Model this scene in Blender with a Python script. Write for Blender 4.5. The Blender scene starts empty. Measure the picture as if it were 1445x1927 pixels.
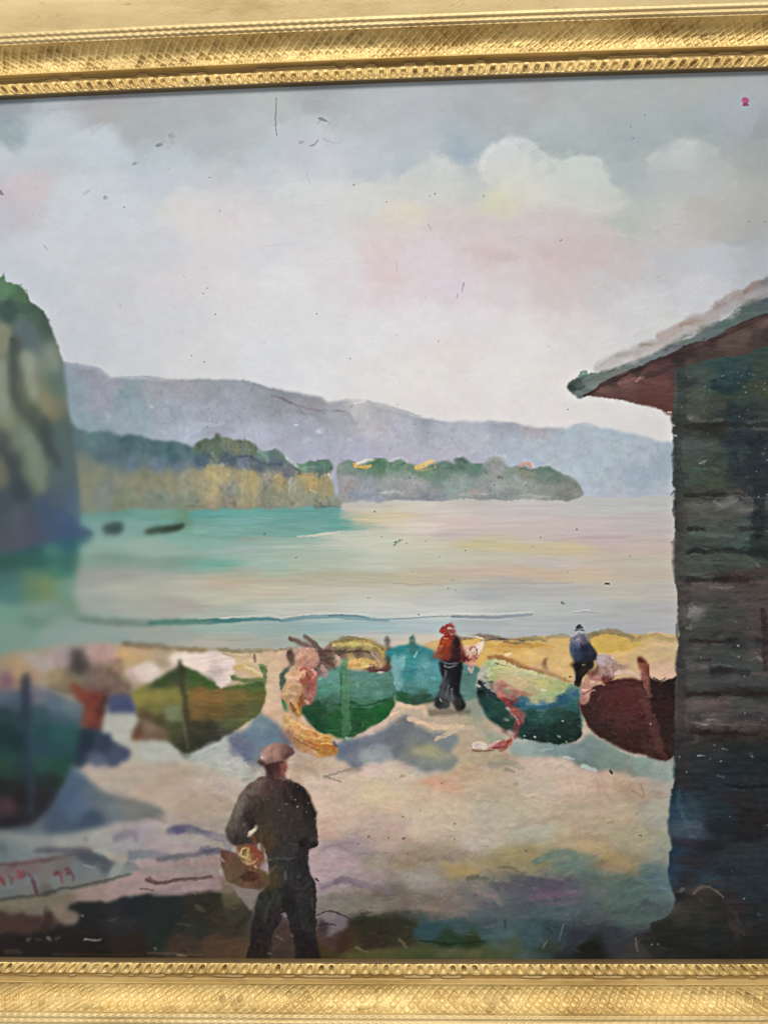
import bpy, math, time
import numpy as np

# ============================================================ CAMERA, LIGHT, EXPOSURE
scn = bpy.context.scene
PW, PH, FPX, DIST = 1445., 1927., 1512., .378      # phone held about 38 cm in front of the picture
PSI, RHO = math.radians(2.15), math.radians(-1.05)  # a touch to the side, a touch tilted
FWD = np.array([-math.sin(PSI), math.cos(PSI), 0.])
RGT0 = np.array([math.cos(PSI), math.sin(PSI), 0.]); UP0 = np.array([0., 0., 1.])
RGT = RGT0*math.cos(RHO)+UP0*math.sin(RHO); UPV = -RGT0*math.sin(RHO)+UP0*math.cos(RHO)
LOC = -FWD*DIST
cam_d = bpy.data.cameras.new('camera'); cam = bpy.data.objects.new('camera', cam_d)
bpy.context.collection.objects.link(cam); scn.camera = cam
cam_d.sensor_fit = 'VERTICAL'; cam_d.sensor_height = 24.; cam_d.lens = FPX/PH*24.
cam_d.clip_start = .01; cam_d.clip_end = 50.
M = np.eye(4); M[:3, 0] = RGT; M[:3, 1] = UPV; M[:3, 2] = -FWD; M[:3, 3] = LOC
cam.matrix_world = [list(r) for r in M.T] if False else __import__('mathutils').Matrix(M.tolist())

world = bpy.data.worlds.new('World'); scn.world = world; world.use_nodes = True
bg = world.node_tree.nodes['Background']; bg.inputs[0].default_value = (.80, .80, .82, 1); bg.inputs[1].default_value = .36

def area(name, loc, target, sx, sy, power, col):
    d = bpy.data.lights.new(name, 'AREA'); d.shape = 'RECTANGLE'; d.size = sx; d.size_y = sy; d.energy = power; d.color = col
    o = bpy.data.objects.new(name, d); bpy.context.collection.objects.link(o)
    mu = __import__('mathutils'); v = mu.Vector(target)-mu.Vector(loc)
    o.location = loc; o.rotation_euler = v.to_track_quat('-Z', 'Y').to_euler()
    return o
area('ceiling_lamp', (.10, -2.2, 2.05), (0, 0, -.05), 1.4, .8, 92., (1., .975, .945))     # the light of the room, from above
area('left_fill_light', (-1.9, -2.2, -.1), (0, 0, -.1), 1.1, 1.5, 22., (.94, .98, 1.))    # unseen low fill added at the left to even the light
vs = scn.view_settings; vs.view_transform = 'Standard'; vs.look = 'None'; vs.exposure = 0.; vs.gamma = 1.
vs.use_curve_mapping = False
scn.cycles.max_bounces = 5

def on_plane(px, py, h=0.):
    """point of the picture plane (h metres in front of the canvas) for arrays of picture coordinates"""
    px = np.asarray(px, float); py = np.asarray(py, float)
    d = FWD*FPX + RGT*(px[..., None]-PW/2) - UPV*(py[..., None]-PH/2)
    t = (-h-LOC[1])/d[..., 1]
    return LOC + d*t[..., None]
EXPO = 1.22
# ============================================================ PAINT BOX
# The oil painting is laid down stroke by stroke on a fine grid that later
# becomes the relief mesh of the canvas.  Units: 1 unit = 0.25 mm of canvas.
X0, X1, Y0, Y1, S = -215., 1660., 95., 1850., 0.78
NX, NY = int((X1-X0)*S), int((Y1-Y0)*S)
GX = (X0 + (np.arange(NX)+.5)/S).astype(np.float32)
GY = (Y0 + (np.arange(NY)+.5)/S).astype(np.float32)
COL = np.zeros((NY, NX, 3), np.float32)
HGT = np.zeros((NY, NX), np.float32)
IDS = np.zeros((NY, NX), np.int16)
rng = np.random.default_rng(7)

def vnoise(sx, sy, seed, gx=None, gy=None):
    r = np.random.default_rng(seed)
    gx = GX if gx is None else gx; gy = GY if gy is None else gy
    T = r.uniform(-1, 1, (int(4000/sy)+4, int(4000/sx)+4)).astype(np.float32)
    u = (gx+1000)/sx; v = (gy+1000)/sy
    iu = np.floor(u).astype(int); iv = np.floor(v).astype(int)
    fu = u-iu; fv = v-iv
    fu = (fu*fu*(3-2*fu))[None, :]; fv = (fv*fv*(3-2*fv))[:, None]
    iu = np.clip(iu, 0, T.shape[1]-2); iv = np.clip(iv, 0, T.shape[0]-2)
    A = T[np.ix_(iv, iu)]; B = T[np.ix_(iv, iu+1)]; C = T[np.ix_(iv+1, iu)]; D = T[np.ix_(iv+1, iu+1)]
    return ((A*(1-fu)+B*fu)*(1-fv) + (C*(1-fu)+D*fu)*fv).astype(np.float32)

WX = .6*vnoise(16, 16, 1)+.4*vnoise(6, 6, 2)
WY = .6*vnoise(16, 16, 3)+.4*vnoise(6, 6, 4)
FX = vnoise(3.4, 3.4, 11)+.6*vnoise(8, 8, 12); FY = vnoise(3.4, 3.4, 13)+.6*vnoise(8, 8, 14)
GR = .55*vnoise(2.6, 2.6, 15)+.45*vnoise(7, 5, 16)+.5*vnoise(18, 9, 17)   # dry-brush grain
BX = vnoise(70, 45, 5)+.5*vnoise(25, 18, 6)
BY = vnoise(70, 45, 7)+.5*vnoise(25, 18, 8)

def gblur(a, s):
    if s < .3: return a
    n = max(1, int(s*2.6)); k = np.exp(-.5*(np.arange(-n, n+1)/s)**2); k /= k.sum()
    for ax in (0, 1):
        pad = [(0, 0)]*a.ndim; pad[ax] = (n, n)
        b = np.pad(a, pad, mode='edge'); out = np.zeros_like(a); L = a.shape[ax]
        for i, w in enumerate(k):
            sl = [slice(None)]*a.ndim; sl[ax] = slice(i, i+L)
            out += np.float32(w)*b[tuple(sl)]
        a = out
    return a

def smooth_pts(P, closed, n=5):
    P = np.asarray(P, float); m = len(P)
    if m < 3: return P
    out = []
    rngi = range(m) if closed else range(m-1)
    for i in rngi:
        if closed: a, b, c, d = P[(i-1) % m], P[i], P[(i+1) % m], P[(i+2) % m]
        else: a, b, c, d = P[max(i-1, 0)], P[i], P[i+1], P[min(i+2, m-1)]
        for t in np.arange(n)/n:
            out.append(.5*((2*b)+(-a+c)*t+(2*a-5*b+4*c-d)*t*t+(-a+3*b-3*c+d)*t**3))
    if not closed: out.append(P[-1])
    return np.array(out)

def box(x0, y0, x1, y1, m):
    i0 = max(0, int((x0-m-X0)*S)); i1 = min(NX, int((x1+m-X0)*S)+2)
    j0 = max(0, int((y0-m-Y0)*S)); j1 = min(NY, int((y1+m-Y0)*S)+2)
    return (i0, i1, j0, j1) if i1 > i0 and j1 > j0 else None

def field(samples, i0, i1, j0, j1, r=22., ax=1., ay=1., warp=10., p=2.3):
    """colour field through (x, y, r, g, b) picks"""
    s = np.asarray(samples, np.float32)
    if s.ndim == 1: return s[None, None, -3:]
    if len(s) == 1: return s[0][None, None, 2:5]
    st = 3 if (i1-i0)*(j1-j0) > 60000 else 1
    ii = np.arange(i0, i1+st, st); jj = np.arange(j0, j1+st, st)
    gi = np.clip(ii, 0, NX-1); gj = np.clip(jj, 0, NY-1)
    x = GX[gi][None, :]+warp*BX[np.ix_(gj, gi)]; y = GY[gj][:, None]+warp*BY[np.ix_(gj, gi)]
    acc = np.zeros(x.shape+(3,), np.float32); ws = np.zeros(x.shape, np.float32)
    for q in s:
        w = ((x-q[0])**2*ax+(y-q[1])**2*ay+r*r)**(-p)*1e6
        ws += w; acc += w[..., None]*q[2:5]
    c = acc/ws[..., None]
    if st == 1: return c[:j1-j0, :i1-i0]
    u = (np.arange(i1-i0)/st); v = (np.arange(j1-j0)/st)
    iu = u.astype(int); iv = v.astype(int); fu = (u-iu)[None, :, None]; fv = (v-iv)[:, None, None]
    iu1 = np.minimum(iu+1, len(ii)-1); iv1 = np.minimum(iv+1, len(jj)-1)
    return (c[np.ix_(iv, iu)]*(1-fu)+c[np.ix_(iv, iu1)]*fu)*(1-fv)+(c[np.ix_(iv1, iu)]*(1-fu)+c[np.ix_(iv1, iu1)]*fu)*fv

def poly(P, col, soft=1.0, amp=2.5, id=None, a=1., h=.12, sm=True, **kw):
    Q = smooth_pts(P, True) if sm else np.asarray(P, float)
    m = amp*2+soft*3+3
    bb = box(Q[:, 0].min(), Q[:, 1].min(), Q[:, 0].max(), Q[:, 1].max(), m)
    if bb is None: return
    i0, i1, j0, j1 = bb
    fa = min(amp*.2, .55)
    x = GX[None, i0:i1]+amp*WX[j0:j1, i0:i1]+fa*FX[j0:j1, i0:i1]; y = GY[j0:j1, None]+amp*WY[j0:j1, i0:i1]+fa*FY[j0:j1, i0:i1]
    inside = np.zeros(x.shape, bool)
    R = np.roll(Q, -1, 0)
    for (xa, ya), (xb, yb) in zip(Q, R):
        if ya == yb: continue
        lo, hi = min(ya, yb), max(ya, yb)
        c = (y >= lo) & (y < hi)
        inside ^= c & (x < (y-ya)*((xb-xa)/(yb-ya))+xa)
    mk = gblur(inside.astype(np.float32), max(.45, soft*S))
    c = field(col, i0, i1, j0, j1, **kw)
    al = (mk*a)[..., None]
    COL[j0:j1, i0:i1] = COL[j0:j1, i0:i1]*(1-al)+c*al
    HGT[j0:j1, i0:i1] = HGT[j0:j1, i0:i1]*(1-.6*mk*a)+h*mk*a
    if id is not None:
        IDS[j0:j1, i0:i1][mk > .5] = id

def stroke(P, w, col, a=.95, br=.35, id=None, h=.15, taper=.5, soft=.8, seed=None, amp=1.2, rag=1.):
    """one brush mark: bristle streaks, thick middle, tapering dry end"""
    Q = smooth_pts(P, False, 4)
    if len(Q) == 1: Q = np.vstack([Q, Q+[.8, .2]])
    bb = box(Q[:, 0].min(), Q[:, 1].min(), Q[:, 0].max(), Q[:, 1].max(), w/2+soft*2+3)
    if bb is None: return
    i0, i1, j0, j1 = bb
    if soft >= 2.4: soft += w*.20; rag *= .5; a *= .92
    ea = min(.5+w*.08, 1.7)*rag
    x = GX[None, i0:i1]+(amp+w*.16)*WX[j0:j1, i0:i1]+ea*FX[j0:j1, i0:i1]; y = GY[j0:j1, None]+(amp+w*.16)*WY[j0:j1, i0:i1]+ea*FY[j0:j1, i0:i1]
    best = np.full(x.shape, 1e9, np.float32); lat = np.zeros_like(best); tt = np.zeros_like(best)
    seg = np.hypot(*np.diff(Q, axis=0).T); L = max(seg.sum(), 1e-3); cum = np.r_[0, np.cumsum(seg)]
    for k in range(len(Q)-1):
        dx, dy = Q[k+1]-Q[k]; l2 = dx*dx+dy*dy+1e-9
        t = np.clip(((x-Q[k, 0])*dx+(y-Q[k, 1])*dy)/l2, 0, 1)
        ex = x-Q[k, 0]-t*dx; ey = y-Q[k, 1]-t*dy; d = np.hypot(ex, ey)
        m = d < best
        best = np.where(m, d, best); lat = np.where(m, (ex*dy-ey*dx)/math.sqrt(l2), lat)
        tt = np.where(m, (cum[k]+t*seg[k])/L, tt)
    wid = w/2*(1-taper*np.abs(tt-.4)**2*1.6)
    if w > 4: soft = soft*1.15+w*.05
    gr = GR[j0:j1, i0:i1]
    mk = np.clip((wid*(1+.22*gr)-best)/soft+.5, 0, 1)
    r = rng if seed is None else np.random.default_rng(seed)
    tab = r.uniform(0, 1, 64); li = (lat+w/2)/1.6
    i_ = np.clip(li.astype(int), 0, 62); f = np.clip(li-i_, 0, 1); bn = tab[i_]*(1-f)+tab[i_+1]*f
    mk2 = np.clip(mk*a*(1-br*bn*(.3+tt))*(1-.45*br*(gr+.2)), 0, 1)
    c = np.asarray(col, np.float32)[None, None]*(1+(bn[..., None]-.5)*.10*br*2)
    COL[j0:j1, i0:i1] = COL[j0:j1, i0:i1]*(1-mk2[..., None])+c*mk2[..., None]
    HGT[j0:j1, i0:i1] = HGT[j0:j1, i0:i1]*(1-.5*mk2)+h*mk2*(.6+.6*bn)
    if id is not None:
        IDS[j0:j1, i0:i1][mk2 > .45] = id

def daubs(n, x0, y0, x1, y1, L, W, ang=0., dang=.3, jit=4., a=.55, ids=None, h=.08, same=True, br=.5, curve=.15):
    """many small brush marks that pick up the colour already under them"""
    snap = COL.copy()
    for _ in range(n):
        cx = rng.uniform(x0, x1); cy = rng.uniform(y0, y1)
        ci = int((cx-X0)*S); cj = int((cy-Y0)*S)
        if not (0 <= ci < NX and 0 <= cj < NY): continue
        idc = IDS[cj, ci]
        if ids is not None and idc not in ids: continue
        th = (ang(cx, cy) if callable(ang) else ang)+rng.normal(0, dang)
        l = L*rng.uniform(.5, 1.4)/2; w = W*rng.uniform(.6, 1.3)
        co, si = math.cos(th), math.sin(th)
        ext = l+w
        i0 = max(0, int((cx-ext-X0)*S)); i1 = min(NX, int((cx+ext-X0)*S)+1)
        ey = abs(si)*l+w
        j0 = max(0, int((cy-ey-Y0)*S)); j1 = min(NY, int((cy+ey-Y0)*S)+1)
        if i1 <= i0 or j1 <= j0: continue
        ddx = GX[None, i0:i1]-cx; ddy = GY[j0:j1, None]-cy
        u = ddx*co+ddy*si; v = -ddx*si+ddy*co+curve*rng.uniform(-1, 1)*(u*u)/max(l, 1)
        mk = np.clip((1-np.abs(u)/l)*3, 0, 1)*np.clip((w/2-np.abs(v))/1.1+.5, 0, 1)
        tab = rng.uniform(0, 1, 40); q = (v+w)/1.7; qi = np.clip(q.astype(int), 0, 38); f = np.clip(q-qi, 0, 1)
        bn = tab[qi]*(1-f)+tab[qi+1]*f
        mk = mk*a*(1-br*bn)
        if same: mk = mk*(IDS[j0:j1, i0:i1] == idc)
        c = snap[cj, ci]+rng.normal(0, jit)+rng.normal(0, jit*.45, 3)
        COL[j0:j1, i0:i1] += (c-COL[j0:j1, i0:i1])*mk[..., None]
        HGT[j0:j1, i0:i1] = HGT[j0:j1, i0:i1]*(1-.4*mk)+h*mk*(.5+.8*bn)

def dots(n, x0, y0, x1, y1, col, r0=.8, r1=1.8, a=.8):
    for _ in range(n):
        x, y = rng.uniform(x0, x1), rng.uniform(y0, y1)
        stroke([(x, y), (x+rng.uniform(-2, 2), y+rng.uniform(-1, 1))], rng.uniform(r0, r1)*2, col, a=a*rng.uniform(.6, 1), br=.2)

def F(t):
    """picks written as 'x y r g b; ...'"""
    return [tuple(float(v) for v in s.split()) for s in t.replace('\n', ' ').split(';') if s.strip()]

def Pt(t):
    v = [float(x) for x in t.split()]
    return list(zip(v[::2], v[1::2]))
# ids of the painted motifs
SKY, HILL, SHEDID, CLIFF, HEAD, POINT, WATER, SAND = 0, 1, 2, 3, 4, 5, 6, 7
B_BLUE, B_OCHRE, B_GREEN, B_TURQ, B_PALE, B_RED = 10, 11, 12, 13, 14, 15
M_MAIN, M_RED, M_GREY, BASKET, ROWBOAT, ROWBOAT2, NET, LINES, PLANK = 20, 21, 22, 23, 24, 25, 26, 27, 28
TUB = 29

# ---------------------------------------------------------------- sky
sky = F('''0 210 132 140 146; 10 220 130 142 148; 20 258 140 155 158; 100 232 165 175 178; 200 200 150 153 154; 270 232 150 158 158; 350 200 154 160 160;
400 260 158 166 168; 480 250 162 170 170; 60 290 172 182 186; 180 280 178 188 193; 300 300 172 183 188; -5 300 180 188 193; -5 380 178 176 182; 50 350 188 181 183;
160 380 188 194 198; 250 400 190 196 200; 300 350 180 188 194; 350 400 198 197 195; 400 440 202 198 198; 450 420 200 194 194; 0 480 182 188 192; 100 480 190 194 198;
200 480 190 192 196; 300 480 192 194 198; 60 545 183 189 194; 200 550 190 192 194; 350 530 201 197 199; 150 620 186 190 194; 300 600 195 197 200; 250 680 192 195 198; 400 680 202 202 202;
150 660 185 190 193; 520 200 155 165 162; 520 262 168 178 180; 650 200 153 160 162; 600 172 146 148 150; 700 220 160 168 168; 800 200 156 161 164; 900 188 148 154 155; 960 200 150 157 158;
860 280 148 162 170; 760 250 162 171 174; 760 310 165 175 180; 700 320 172 180 186; 600 310 179 184 190; 560 270 174 179 183; 500 320 180 186 190; 540 345 190 193 195; 620 352 196 198 197;
680 365 195 198 194; 740 345 186 190 186; 820 322 187 192 188; 800 360 193 194 187; 700 400 196 196 192; 760 398 206 199 184; 730 430 202 190 186; 850 420 197 187 183; 940 380 196 196 174;
900 340 180 184 180; 560 420 198 198 198; 500 460 200 200 204; 620 480 205 203 203; 550 540 208 208 208;
650 530 206 202 204; 720 500 205 190 190; 720 560 208 196 198; 800 480 206 196 200; 850 540 205 195 200; 920 480 202 189 187; 900 430 195 184 184; 1000 170 150 152 150; 1100 180 150 158 156;
1200 180 148 156 154; 1300 170 150 155 152; 1400 170 148 153 153; 1445 250 136 143 143; 1380 230 146 154 158; 1320 240 142 154 152; 1200 260 146 158 158; 1240 290 150 160 160; 1050 240 155 165 165;
1050 288 150 162 162; 1150 340 158 168 166; 1190 350 156 167 167; 1400 300 150 156 152; 1180 400 168 175 165; 1320 350 160 168 166; 1330 385 170 167 158; 1400 380 160 162 156; 1420 430 158 160 158;
1100 420 190 182 178; 1000 430 194 185 183; 1050 480 192 177 175; 1120 480 190 176 172; 1180 500 186 180 178; 1280 430 182 180 176; 1260 500 180 182 184; 1340 480 180 184 188; 1425 480 165 170 173;
1050 540 197 184 182; 1150 540 190 186 186; 1300 540 188 190 194; 950 560 204 198 198; 900 620 210 206 206; 800 600 212 210 210; 700 620 211 211 211; 600 620 208 208 208; 500 600 206 206 206;
450 560 206 204 204; 500 680 205 207 209; 600 700 211 211 211; 700 700 213 211 208; 800 720 214 210 206; 850 660 212 206 202; 950 720 217 214 210; 1000 650 214 212 208; 1020 740 214 210 206;
1100 640 206 204 202; 1050 600 206 200 198; 1200 580 197 197 197; 1250 600 196 196 194; 1150 780 210 208 204; 1235 800 206 204 201; 1000 780 216 212 210; 900 770 214 210 208; 1640 300 135 140 142; 1640 500 160 165 168;
-200 250 135 148 150; -200 500 175 180 185; 300 250 158 166 168; 430 200 152 158 158''')
poly([(-400, 0), (1900, 0), (1900, 1100), (-400, 1100)], sky, id=SKY, sm=False, h=.02, r=20, warp=13, ax=.75, ay=1.25)
C_ = lambda t, c, a=.7, soft=9, amp=6, **k: poly(Pt(t), c, soft=soft, amp=amp, a=a, h=.04, **k)
# clouds: soft piled heads
C_('1150 330 1190 322 1222 300 1258 272 1300 262 1345 272 1372 300 1400 340 1400 400 1340 420 1260 425 1180 415 1140 380', F('1180 350 168 176 174; 1250 320 184 189 185; 1300 300 186 191 187; 1350 330 178 182 178; 1250 380 184 186 180; 1330 390 176 174 168; 1180 400 180 184 176'), a=.4, soft=9)
C_('905 330 908 300 925 278 955 266 985 264 1010 276 1030 296 1062 302 1085 296 1122 298 1140 318 1148 345 1172 362 1188 385 1150 402 1060 392 990 384 940 372', F('950 285 194 197 194; 990 300 197 201 195; 1060 320 193 199 192; 1130 330 188 195 189; 1000 350 198 199 188; 950 350 198 198 187; 1100 370 195 196 187; 1170 385 188 191 182'), a=.85, soft=3)
C_('900 300 922 280 950 268 985 266 1008 279 985 284 945 288', (190, 194, 195), a=.5, soft=3)
C_('1215 305 1228 288 1255 280 1270 268 1295 262 1320 268 1340 282 1362 300 1340 316 1290 320 1240 322', F('1240 300 172 179 175; 1290 285 178 184 180; 1340 300 164 171 166'), a=.7, soft=4)
C_('1150 318 1180 340 1215 360 1225 338 1212 312 1180 300', (152, 163, 164), a=.5, soft=9)
C_('755 335 785 314 825 304 852 314 868 332 880 350 850 372 800 380 755 372', F('800 325 184 189 186; 830 325 188 193 189; 840 360 194 193 185; 780 360 190 192 188'), a=.7, soft=4)
C_('640 380 655 362 690 352 740 350 760 366 750 392 700 404 660 402', (196, 198, 194), a=.6, soft=6)
C_('690 410 730 398 770 392 805 400 812 412 770 410 725 414', (206, 196, 178), a=.6, soft=4)
C_('515 370 528 354 550 352 580 344 610 342 632 352 628 380 580 392 530 392', (198, 200, 198), a=.5, soft=6)
C_('42 268 60 242 90 226 122 228 150 246 175 236 210 234 232 250 240 268 200 290 120 300 60 296', (176, 186, 190), a=.6, soft=6)
C_('330 400 350 384 372 386 386 404 384 440 350 452 325 436', (203, 201, 196), a=.6, soft=7)
C_('415 430 440 410 470 396 505 404 520 440 500 470 450 472 420 460', (204, 202, 200), a=.5, soft=7)
C_('495 520 520 500 560 498 582 520 575 548 530 552', (211, 211, 212), a=.5, soft=7)
C_('682 470 720 462 745 480 748 530 720 548 690 530', (208, 190, 190), a=.5, soft=8)
C_('930 350 945 350 958 362 955 385 925 402 915 385 922 366', (198, 197, 168), a=.6, soft=6)
C_('888 478 915 468 960 474 985 482 960 494 905 492', (190, 174, 170), a=.75, soft=3)
C_('858 284 870 276 880 290 868 306 856 300', (142, 158, 170), a=.5, soft=5)
C_('1300 234 1330 226 1340 242 1325 252 1302 250', (138, 150, 148), a=.5, soft=4)
C_('1205 270 1240 258 1262 272 1240 288 1208 285', (146, 158, 160), a=.6, soft=6)
C_('1330 180 1400 172 1420 230 1380 258 1330 238', (148, 156, 162), a=.6, soft=8)
C_('0 252 22 240 36 258 30 272 0 272', (136, 152, 154), a=.7, soft=4)
C_('210 190 330 190 350 250 290 265 245 262 215 235', (150, 157, 156), a=.5, soft=8)
C_('150 200 190 196 230 202 220 220 150 222', (158, 154, 155), a=.6, soft=8)
C_('0 345 30 338 55 350 48 372 10 380', (190, 180, 183), a=.6, soft=8)
C_('1290 420 1320 400 1370 398 1400 410 1390 440 1340 460 1300 450', (172, 168, 162), a=.4, soft=9)
C_('725 740 740 705 775 680 810 668 838 685 842 720 800 750', (219, 214, 208), a=.45, soft=9)
stroke(Pt('1214 453 1228 432 1250 420 1275 416 1300 424 1320 440'), 4, (196, 195, 188), a=.6, br=.6)
stroke(Pt('1216 452 1230 436 1252 424'), 2.2, (205, 205, 198), a=.6)
stroke(Pt('1213 455 1228 438 1250 425 1278 422'), 2.5, (150, 148, 145), a=.45)
stroke(Pt('1160 438 1180 445 1200 448'), 4, (202, 190, 184), a=.6)
stroke(Pt('950 330 1000 345'), 4, (196, 198, 190), a=.4)
stroke(Pt('1265 295 1310 300'), 5, (178, 176, 170), a=.4)
stroke(Pt('490 467 520 461 560 458'), 3.5, (188, 186, 184), a=.5)
stroke(Pt('585 388 612 386 630 384'), 4, (188, 186, 184), a=.4)
daubs(3200, -215, 120, 1660, 840, 62, 20, ang=-.08, dang=.7, jit=1.6, a=.4, h=.05, br=.55)
daubs(3000, -215, 120, 1660, 840, 34, 10, ang=0, dang=.9, jit=1.8, a=.32, h=.06, br=.7)
# brighter cream edges scumbled along the cloud tops
for t, w, c, a in (('906 318 912 296 928 278 952 268 980 266 1004 276', 7, (200, 203, 202), .75), ('1010 280 1030 298 1050 304', 6, (190, 198, 194), .7), ('1064 306 1090 300 1120 300 1138 316 1146 342', 7, (190, 200, 192), .7), ('1150 350 1172 364 1184 384', 6, (182, 190, 182), .6),
                   ('758 332 785 318 822 308 850 318 864 332', 7, (198, 202, 197), .7), ('645 376 660 362 695 354 735 352', 7, (204, 205, 200), .6), ('520 366 548 354 580 346 612 344', 7, (206, 207, 206), .6), ('1220 300 1240 284 1270 272 1300 266 1330 274 1350 294', 6, (186, 192, 188), .6),
                   ('730 740 742 708 775 684 808 672 834 688', 6, (222, 218, 213), .6), ('250 448 300 420 345 404 380 402', 9, (206, 205, 203), .4), ('700 420 740 408 780 406 815 420', 6, (212, 204, 192), .6), ('830 410 880 402 930 410', 9, (204, 198, 190), .5), ('1000 396 1060 392 1110 404 1160 408', 8, (194, 192, 182), .5),
                   ('1000 430 1040 424 1085 430', 9, (200, 190, 186), .5), ('960 450 1010 446 1040 456', 8, (200, 188, 184), .5), ('600 500 640 488 680 492', 9, (212, 208, 208), .5), ('430 590 500 580 560 588', 9, (212, 210, 210), .4), ('880 600 950 590 1010 600', 9, (214, 208, 204), .5)):
    stroke(Pt(t), w*2.0, c, a=a*.55, soft=3., br=.7)
# shade of the frame painted along the top, then smudges and old marks
stroke(Pt('-100 214 60 208 200 196 300 191'), 16, (140, 136, 136), a=.35, soft=8)
for t, w, c, a in (('519 185 520 205 519 230 521 255', 2.6, (95, 105, 105), .75), ('601 222 607 224 612 229', 6, (92, 100, 100), .7), ('612 228 622 233', 3, (105, 110, 112), .6),
                   ('598 232 606 220', 3, (110, 118, 118), .5), ('565 267 572 266', 7, (125, 128, 132), .7), ('585 274 592 272 600 262', 3.5, (130, 125, 132), .7), ('610 262 625 268 640 268', 4, (150, 150, 155), .5),
                   ('297 274 303 272', 9, (120, 130, 132), .9), ('304 270 310 266', 5, (135, 145, 148), .6), ('321 254 328 256', 10, (132, 142, 145), .75), ('326 262 325 272', 4, (145, 152, 155), .6),
                   ('251 310 256 308', 5, (130, 135, 135), .7), ('260 306 261 306', 2.5, (110, 118, 120), .7), ('198 371 201 372', 7, (140, 145, 150), .8), ('160 364 170 358', 5, (158, 163, 166), .6),
                   ('0 362 6 363', 8, (120, 108, 116), .9), ('84 462 91 471', 2.5, (140, 145, 148), .7), ('577 326 585 346', 1.6, (150, 150, 156), .6), ('873 532 869 548', 3, (140, 135, 142), .65), ('862 552 860 560', 3, (150, 140, 146), .6),
                   ('746 492 748 515', 1.6, (160, 155, 158), .4), ('805 422 812 434', 4, (172, 164, 164), .6), ('600 168 622 172', 16, (138, 138, 142), .4), ('585 190 625 195', 22, (150, 152, 152), .3), ('345 520 350 522', 2, (160, 160, 162), .6)):
    stroke(Pt(t), w, c, a=a, br=.4)
stroke(Pt('1401 187 1403 194'), 11, (150, 62, 100), a=.95, br=.15, h=.35)
stroke(Pt('1400 195 1404 197'), 8, (128, 40, 80), a=.8, br=.1, h=.4)
stroke(Pt('1394 190 1399 192'), 4, (165, 110, 130), a=.5)
for x, y in ((414, 397), (383, 553), (596, 590), (818, 365), (666, 348), (727, 379), (808, 369), (746, 631), (361, 670), (385, 681), (390, 541), (405, 592), (825, 642), (658, 675), (1185, 238), (1213, 218), (1190, 260), (1408, 416), (1437, 416), (1068, 770), (1054, 452), (394, 333), (234, 390), (908, 369)):
    stroke([(x, y)], 2.6, (95, 98, 98), a=.85, br=.1)
dots(26, 0, 200, 1300, 760, (140, 142, 143), .5, 1.0, .6)

# ---------------------------------------------------------------- far hills
ridge = '-220 660 60 672 120 684 150 690 178 694 192 703 205 713 250 712 300 714 350 714 420 715 455 716 480 721 510 730 540 736 570 741 605 750 620 758 650 752 680 753 715 764 760 776 795 788 835 794 880 793 925 793 960 795 985 801 1030 806 1062 805 1090 798 1120 803 1170 812 1225 824 1240 830 1300 834'
hill = F('''140 740 120 138 148; 180 750 130 138 152; 180 705 128 130 142; 200 740 138 135 150; 240 750 118 138 145; 300 730 140 141 147; 350 730 142 142 148; 150 800 118 142 148;
250 790 130 148 158; 330 780 140 148 162; 400 735 134 138 144; 350 810 152 162 176; 400 790 145 150 165; 450 760 140 146 158; 500 730 130 136 142; 560 765 138 138 144; 540 745 126 130 135; 600 762 134 134 138;
640 790 150 150 160; 560 800 150 152 168; 480 820 160 164 180; 600 840 155 158 174; 680 760 180 176 172; 700 790 166 163 168; 720 765 158 156 157; 750 820 165 164 178; 800 792 142 147 154; 680 850 160 160 177;
780 850 165 162 176; 850 805 158 163 174; 900 812 163 166 178; 850 850 165 162 176; 950 800 144 149 160; 1000 810 158 153 157; 960 850 158 168 180; 1000 850 160 172 184; 1080 830 156 168 179; 1150 840 158 171 181;
1200 850 155 168 178; 1250 870 140 156 166; 1200 895 144 160 173; 1100 900 160 174 184; 1050 900 162 176 184; 1150 925 160 168 178; 1250 925 158 166 173''')
poly(Pt(ridge+' 1300 945 -220 1000'), hill, id=HILL, soft=2.4, amp=2.5, sm=False, r=16, warp=8, h=.1)
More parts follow.
